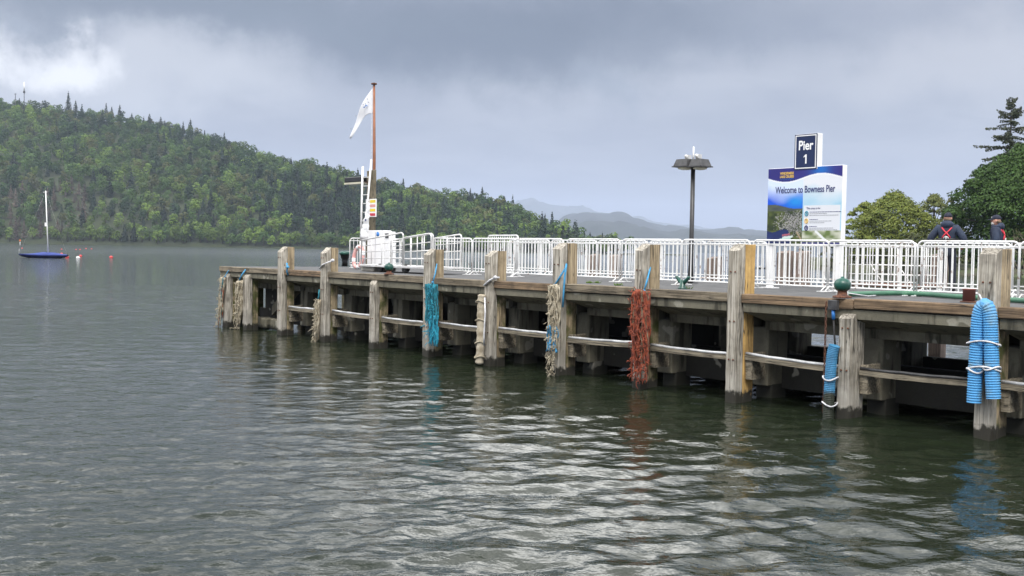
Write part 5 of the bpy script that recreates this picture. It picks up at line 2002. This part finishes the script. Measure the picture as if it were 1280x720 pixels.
def person(label, s, v, z, face, h, arms, beard=False, strap=True):
    """figure facing local -Y; face is the turn about z added to the pier frame; arms: (elbow, hand) per side"""
    t = thing('person', label, 'person', L(s, v, z), face)
    k = h / 1.75
    def S(p):
        return (p[0] * k, p[1] * k, p[2] * k)
    (el, hl), (er, hr) = arms
    V = [(0, 0, 0.98), (0, 0.01, 1.18), (0, 0.01, 1.40), (0, 0.0, 1.50), (0, -0.01, 1.565),
         (0.19, 0.01, 1.42), el, hl, (-0.19, 0.01, 1.42), er, hr,
         (0.10, 0, 0.92), (0.13, -0.015, 0.50), (0.14, 0.02, 0.09), (0.15, -0.10, 0.04),
         (-0.10, 0, 0.92), (-0.13, -0.015, 0.50), (-0.14, 0.02, 0.09), (-0.15, -0.10, 0.04)]
    E_ = [(0, 1), (1, 2), (2, 3), (3, 4), (2, 5), (5, 6), (6, 7), (2, 8), (8, 9), (9, 10), (0, 11), (11, 12), (12, 13), (13, 14), (0, 15), (15, 16), (16, 17), (17, 18)]
    Rr = [(0.13, 0.10), (0.135, 0.10), (0.15, 0.10), (0.055, 0.055), (0.055, 0.055), 0.062, 0.045, 0.034, 0.062, 0.045, 0.034, 0.085, 0.06, 0.042, 0.04, 0.085, 0.06, 0.042, 0.04]
    body_me = skin_mesh([S(p) for p in V], E_, [tuple(q * k for q in r) if isinstance(r, tuple) else r * k for r in Rr])
    # head with face joined to the body mesh
    bm = bmesh.new()
    bm.from_mesh(body_me)
    hd = MB()
    ellipsoid(hd, S((0, -0.012, 1.645)), S((0.076, 0.096, 0.115)), 20, 14)
    ellipsoid(hd, S((0, -0.045, 1.585)), S((0.052, 0.055, 0.05)), 14, 8)
    ellipsoid(hd, S((0, -0.112, 1.632)), S((0.014, 0.020, 0.024)), 8, 6)
    ellipsoid(hd, S((0.078, 0.0, 1.635)), S((0.012, 0.022, 0.034)), 8, 6)
    ellipsoid(hd, S((-0.078, 0.0, 1.635)), S((0.012, 0.022, 0.034)), 8, 6)
    for side, (eb, hn) in ((1, (el, hl)), (-1, (er, hr))):
        a = Vector(S(hn))
        d = (a - Vector(S(eb))).normalized()
        x = d.cross(Vector((0, 0, 1)))
        x = x.normalized() if x.length > 0.1 else Vector((1, 0, 0))
        ellipsoid(hd, tuple(a + d * 0.03 * k), S((0.036, 0.036, 0.036)), 10, 8)
        for j in range(4):
            b0 = a + d * 0.05 * k + x * (j - 1.5) * 0.019 * k
            ln = (0.060, 0.072, 0.068, 0.052)[j] * k
            cl_ = Vector((0, 0, -1)) * 0.02 * k
            hd.tube([b0, b0 + d * ln * 0.5 + cl_ * 0.3, b0 + d * ln + cl_], [0.0095 * k, 0.009 * k, 0.007 * k], 6)
        b0 = a + d * 0.015 * k - x * 0.030 * k
        hd.tube([b0, b0 - x * 0.02 * k + d * 0.02 * k, b0 - x * 0.028 * k + d * 0.045 * k], [0.011 * k, 0.0105 * k, 0.008 * k], 6)
    hm = hd.mesh('h')
    bm.from_mesh(hm)
    bm.to_mesh(body_me)
    bm.free()
    obj('body', body_me, 'skin', t)
    eyes = MB()
    for sx in (-1, 1):
        ellipsoid(eyes, S((sx * 0.030, -0.098, 1.652)), S((0.010, 0.008, 0.007)), 8, 6)
    eyes.build('eyes', 'boot', t)
    # jacket
    JV = [(0, 0.01, 0.86), (0, 0.01, 1.00), (0, 0.02, 1.20), (0, 0.02, 1.38), (0, 0.015, 1.47),
          (0.185, 0.01, 1.415), tuple(np.array(el)), tuple(np.array(el) * 0.18 + np.array(hl) * 0.82), (-0.185, 0.01, 1.415), tuple(np.array(er)), tuple(np.array(er) * 0.18 + np.array(hr) * 0.82)]
    JE = [(0, 1), (1, 2), (2, 3), (3, 4), (3, 5), (5, 6), (6, 7), (3, 8), (8, 9), (9, 10)]
    JR = [(0.205, 0.165), (0.20, 0.16), (0.205, 0.15), (0.20, 0.135), (0.095, 0.095), 0.105, 0.083, 0.062, 0.105, 0.083, 0.062]
    jm = skin_mesh([S(p) for p in JV], JE, [tuple(q * k for q in r) if isinstance(r, tuple) else r * k for r in JR], 2)
    obj('jacket', jm, 'jacket', t)
    hood = MB()
    ellipsoid(hood, S((0, 0.088, 1.505)), S((0.135, 0.085, 0.088)), 18, 10)
    hood.tube([S((0.105 * math.cos(q), 0.015 + 0.095 * math.sin(q), 1.50 + 0.012 * math.sin(q))) for q in np.linspace(0, 2 * math.pi, 20, endpoint=False)], 0.042 * k, 8, closed=True)
    hood.build('hood', 'jacket', t)
    # trousers and boots
    TV = [(0, 0.005, 0.95), (0.10, 0.005, 0.90), (0.128, -0.01, 0.50), (0.138, 0.02, 0.12), (-0.10, 0.005, 0.90), (-0.128, -0.01, 0.50), (-0.138, 0.02, 0.12)]
    TE = [(0, 1), (1, 2), (2, 3), (0, 4), (4, 5), (5, 6)]
    TR = [(0.15, 0.13), (0.105, 0.11), 0.086, 0.078, (0.105, 0.11), 0.086, 0.078]
    obj('trousers', skin_mesh([S(p) for p in TV], TE, [tuple(q * k for q in r) if isinstance(r, tuple) else r * k for r in TR], 2), 'trouser', t)
    for sx in (-1, 1):
        b = MB()
        ellipsoid(b, S((sx * 0.145, -0.05, 0.052)), S((0.052, 0.135, 0.052)), 14, 8)
        b.tube([S((sx * 0.14, 0.02, 0.04)), S((sx * 0.138, 0.02, 0.17))], 0.058 * k, 10)
        b.build('boot', 'boot', t)
    # cap with peak and small front badge
    cp = MB()
    ellipsoid(cp, S((0, -0.008, 1.675)), S((0.090, 0.110, 0.100)), 20, 12, -0.05)
    vs = []
    n = 9
    for i in range(n):
        a = math.pi + math.pi * i / (n - 1)
        vs.append(S((0.078 * math.cos(a), -0.05 + 0.06 * math.sin(a) * 0.9, 1.685)))
        vs.append(S((0.082 * math.cos(a), -0.06 + 0.150 * math.sin(a), 1.662)))
    fs = [(2 * i, 2 * i + 1, 2 * i + 3, 2 * i + 2) for i in range(n - 1)]
    vs2 = [(a, b, c - 0.006) for a, b, c in vs]
    m_ = len(vs)
    cp.add(vs + vs2, fs + [tuple(m_ + q for q in f[::-1]) for f in fs] + [(2 * i + 1, 2 * i + 3, m_ + 2 * i + 3, m_ + 2 * i + 1) for i in range(n - 1)])
    co = cp.build('cap', 'cap', t)
    MB().box(S((0, -0.108, 1.715)), (0.035, 0.012, 0.022)).build('cap_badge', 'sign_white', co)
    # harness: crossed red straps at the back over a dark belt
    st = MB()
    for sx in (-1, 1):
        q = [S((sx * 0.105, 0.118, 1.43)), S((sx * 0.05, 0.158, 1.36)), S((0, 0.175, 1.31)), S((-sx * 0.045, 0.178, 1.26)), S((-sx * 0.085, 0.178, 1.20))]
        st.tube(q, 0.015 * k, 6)
    st.build('red_strap', 'red_strap', t)
    MB().tube([S((0.215 * math.cos(q), 0.02 + 0.168 * math.sin(q), 1.17)) for q in np.linspace(0, 2 * math.pi, 24, endpoint=False)], 0.026 * k, 6, closed=True).build('belt', 'black', t)
    bk = MB()
    bk.tube([S((-0.04, 0.195, 1.16)), S((-0.045, 0.20, 1.21)), S((0, 0.205, 1.235)), S((0.045, 0.20, 1.21)), S((0.04, 0.195, 1.16))], 0.011 * k, 6).tube([S((0, 0.20, 1.235)), S((0, 0.20, 1.13))], 0.012 * k, 6)
    bk.build('buckle', 'aluminium', t)
    if beard:
        bd = MB()
        ellipsoid(bd, S((0, -0.070, 1.572)), S((0.056, 0.052, 0.048)), 14, 8)
        ellipsoid(bd, S((0, -0.098, 1.598)), S((0.034, 0.022, 0.014)), 10, 6)
        bd.build('beard', 'beard', t)
    hr_ = MB()
    ellipsoid(hr_, S((0, 0.026, 1.612)), S((0.074, 0.074, 0.055)), 16, 8)
    hr_.build('hair', 'brown_rope', t)
    return t


# back of the first man is turned to the camera; his elbows stand out, hands at the front of the waist
p1s, p1v = on_deck(1182, 364.5)
vd = L(p1s, p1v).xy
ang1 = math.atan2(vd.y, vd.x) - math.pi / 2          # bearing from the camera
person('man in navy jacket and cap seen from behind with red crossed harness', p1s, p1v, DECK, ang1 + math.pi + R(-8), 1.66,
       (((0.37, 0.05, 1.16), (0.30, -0.16, 1.02)), ((-0.37, 0.05, 1.16), (-0.30, -0.16, 1.02))))
p2s, p2v = on_deck(1243, 365)
person('bearded man in navy jacket and cap seen in profile facing left', p2s, p2v, DECK, ang1 + math.pi + R(90) - R(14), 1.64,
       (((0.25, 0.06, 1.14), (0.22, -0.14, 1.02)), ((-0.25, 0.06, 1.14), (-0.22, -0.14, 1.02))), beard=True)


# ------------------------------------------------------------------ boat and buoys out on the lake
def sailboat():
    pc = hit_z(54, 322.5, 0)
    t = thing('sailing_boat', 'moored sailing boat with navy hull, blue cover and bare white mast', 'boat', pc, R(0))
    d = pc.y
    Ln = 58 / F * d
    t.rotation_euler = (0, 0, math.atan2(IR.y, IR.x) + R(8))
    st = [(-0.5, 0.02, 0.62, 0.45), (-0.42, 0.42, 0.60, 0.2), (-0.25, 0.85, 0.55, 0.0), (0.0, 1.08, 0.52, -0.2), (0.25, 1.02, 0.52, -0.1), (0.42, 0.80, 0.52, 0.12), (0.5, 0.62, 0.54, 0.32)]
    vs, fs = [], []
    for (x, hb, top, keel) in st:
        x *= Ln
        vs += [(x, -hb, top), (x, -hb * 0.86, top * 0.4 + keel * 0.3), (x, -hb * 0.35, keel - 0.05), (x, hb * 0.35, keel - 0.05), (x, hb * 0.86, top * 0.4 + keel * 0.3), (x, hb, top)]
    for i in range(len(st) - 1):
        for k in range(5):
            fs.append((i * 6 + k, i * 6 + k + 1, i * 6 + 7 + k, i * 6 + 6 + k))
    fs += [(0, 1, 2, 3, 4, 5), tuple(36 + 5 - k for k in range(6))]
    MB().add(vs, fs, True).build('hull', 'hull', t)
    vs, fs = [], []
    m = 7
    for (x, hb, top, keel) in st:
        f = 1 - abs(x - 0.10) / 0.62
        rise = 0.62 * max(0, f) ** 2.0
        for j in range(m):
            q = -1 + 2 * j / (m - 1)
            vs.append((x * Ln, q * hb * 1.03, top + 0.015 + rise * (1 - abs(q)) - (0.12 if abs(q) == 1 else 0)))
    for i in range(len(st) - 1):
        for j in range(m - 1):
            fs.append((i * m + j, i * m + j + 1, (i + 1) * m + j + 1, (i + 1) * m + j))
    MB().add(vs, fs, True).build('cover', 'cover', t)
    mx = (59.5 - 53.5) / F * d
    hm = (322 - 238) / F * d
    lean = -3.2 / F * d
    MB().tube([(mx, 0, 0.4), (mx + lean, 0, hm)], [0.11, 0.075], 8).build('mast', 'white_clean', t)
    MB().tube([(mx + lean - 0.35, 0, hm - 0.25), (mx + lean + 0.25, 0, hm - 0.2)], 0.05, 6).build('masthead', 'white_clean', t)
    MB().box((mx + lean * 0.42 - 0.18, 0, hm * 0.50), (0.35, 0.2, 0.6)).build('radar_reflector', 'white_clean', t)
    MB().tube([(-Ln * 0.49, 0, 0.6), (mx + lean, 0, hm - 0.1)], 0.005, 4).build('forestay', 'aluminium', t)
    MB().tube([(Ln * 0.49, 0, 0.55), (mx + lean, 0, hm - 0.1)], 0.005, 4).build('backstay', 'aluminium', t)
    MB().tube([(Ln * 0.36, 0, 0.3), (Ln * 0.42, 0, -0.1)], 0.14, 6).build('outboard', 'white_clean', t)
    MB().tube([(-Ln * 0.5, 0, 0.6), (-Ln * 0.49, 0, 1.4)], 0.025, 5).build('pulpit_post', 'aluminium', t)


sailboat()


def buoy(x, y, rpx, mat, label, group=None):
    p = hit_z(x, y + rpx * 0.5, 0)
    r = rpx / F * p.y
    t = thing('mooring_buoy', label, 'buoy', p, rnd.random() * 6, group)
    MB().lathe([(r * 0.2, -r * 0.75), (r * 0.8, -r * 0.5), (r, 0), (r * 0.92, r * 0.45), (r * 0.6, r * 0.82), (r * 0.2, r)], (0, 0, r * 0.35), 14).build('float', mat, t)
    MB().tube([(0, 0, r * 1.3), (0, 0, r * 1.6)], r * 0.12, 6).build('pick_up_ring', 'darkgrey', t)


buoy(84, 321.3, 2.4, 'red_buoy', 'red mooring buoy close to the stern of the sailing boat')
buoy(100.7, 320.0, 1.9, 'red_buoy', 'red mooring buoy just behind the white buoy')
buoy(97.5, 322.2, 2.4, 'white_clean', 'white mooring buoy between two red buoys')
buoy(139, 321.5, 2.2, 'red_buoy', 'red mooring buoy floating alone to the right of the boat')
buoy(77, 317.5, 1.8, 'red_buoy', 'red mooring buoy behind the stern of the sailing boat')
for (x, y) in ((27.5, 310.3), (77, 311.5), (95, 312), (100, 312), (107.5, 310.8), (114.5, 311.2)):
    buoy(x, y, 0.95, 'red_buoy', 'tiny distant red buoy far out near the wooded shore', 'distant red buoys')


def marker():
    p = hit_z(25, 306.5, 0)
    t = thing('marker_pole', 'thin marker pole with orange top near the wooded shore', 'marker', p, 0)
    k = p.y / F
    MB().tube([(0, 0, -0.5), (0, 0, 5 * k)], 0.35 * k, 6).build('pole', 'white_clean', t)
    MB().lathe([(0.2 * k, 4.5 * k), (1.1 * k, 4.6 * k), (1.1 * k, 6.6 * k), (0.2 * k, 6.9 * k)], seg=8).build('topmark', m_plain('orange_topmark', (0.7, 0.18, 0.05), None, 2, 0.6, bs=0), t)


marker()


def small_launch():
    p = hit_z(951, 336.0, 0)
    t = thing('motor_launch', 'small far off launch with white cabin and black hull', 'boat', p, 0.3)
    k = p.y / F
    vs, fs = [], []
    st = [(-7, 0.6, 2.4), (-4, 1.4, 1.9), (0, 1.6, 1.6), (5, 1.5, 1.6), (6, 1.2, 1.7)]
    for x, hb, top in st:
        vs += [(x * k, -hb * k, top * k), (x * k, -hb * 0.7 * k, -0.3 * k), (x * k, hb * 0.7 * k, -0.3 * k), (x * k, hb * k, top * k)]
    for i in range(4):
        for j in range(4):
            m_ = (j + 1) % 4
            fs.append((i * 4 + j, i * 4 + m_, i * 4 + 4 + m_, i * 4 + 4 + j))
    fs += [(3, 2, 1, 0), (16, 17, 18, 19)]
    MB().add(vs, fs).build('hull', 'black', t)
    MB().bbox((0.5 * k, 0, 2.6 * k), (6 * k, 2.2 * k, 2.0 * k), 0.2 * k).build('cabin', 'white_clean', t)
    MB().box((0.5 * k, -1.12 * k, 2.9 * k), (4.6 * k, 0.05 * k, 0.7 * k)).build('window', 'darkgrey', t)


small_launch()


# ------------------------------------------------------------------ air: the far hills fade to blue-grey
def haze():
    o = MB().box((0, 0, 358.75), (33000, 33000, 722.5)).build('haze', None)
    m = bpy.data.materials.new('haze')
    m.use_nodes = True
    nt = m.node_tree
    nt.nodes.clear()
    out = nt.nodes.new('ShaderNodeOutputMaterial')
    vol = nt.nodes.new('ShaderNodeVolumePrincipled')
    vol.inputs['Color'].default_value = (0.64, 0.76, 1.0, 1)
    vol.inputs['Density'].default_value = 0.00008
    nt.links.new(vol.outputs[0], out.inputs['Volume'])
    o.data.materials.append(m)
    tag(o, 'thin bluish rain haze over the lake', 'haze', kind='stuff')


haze()
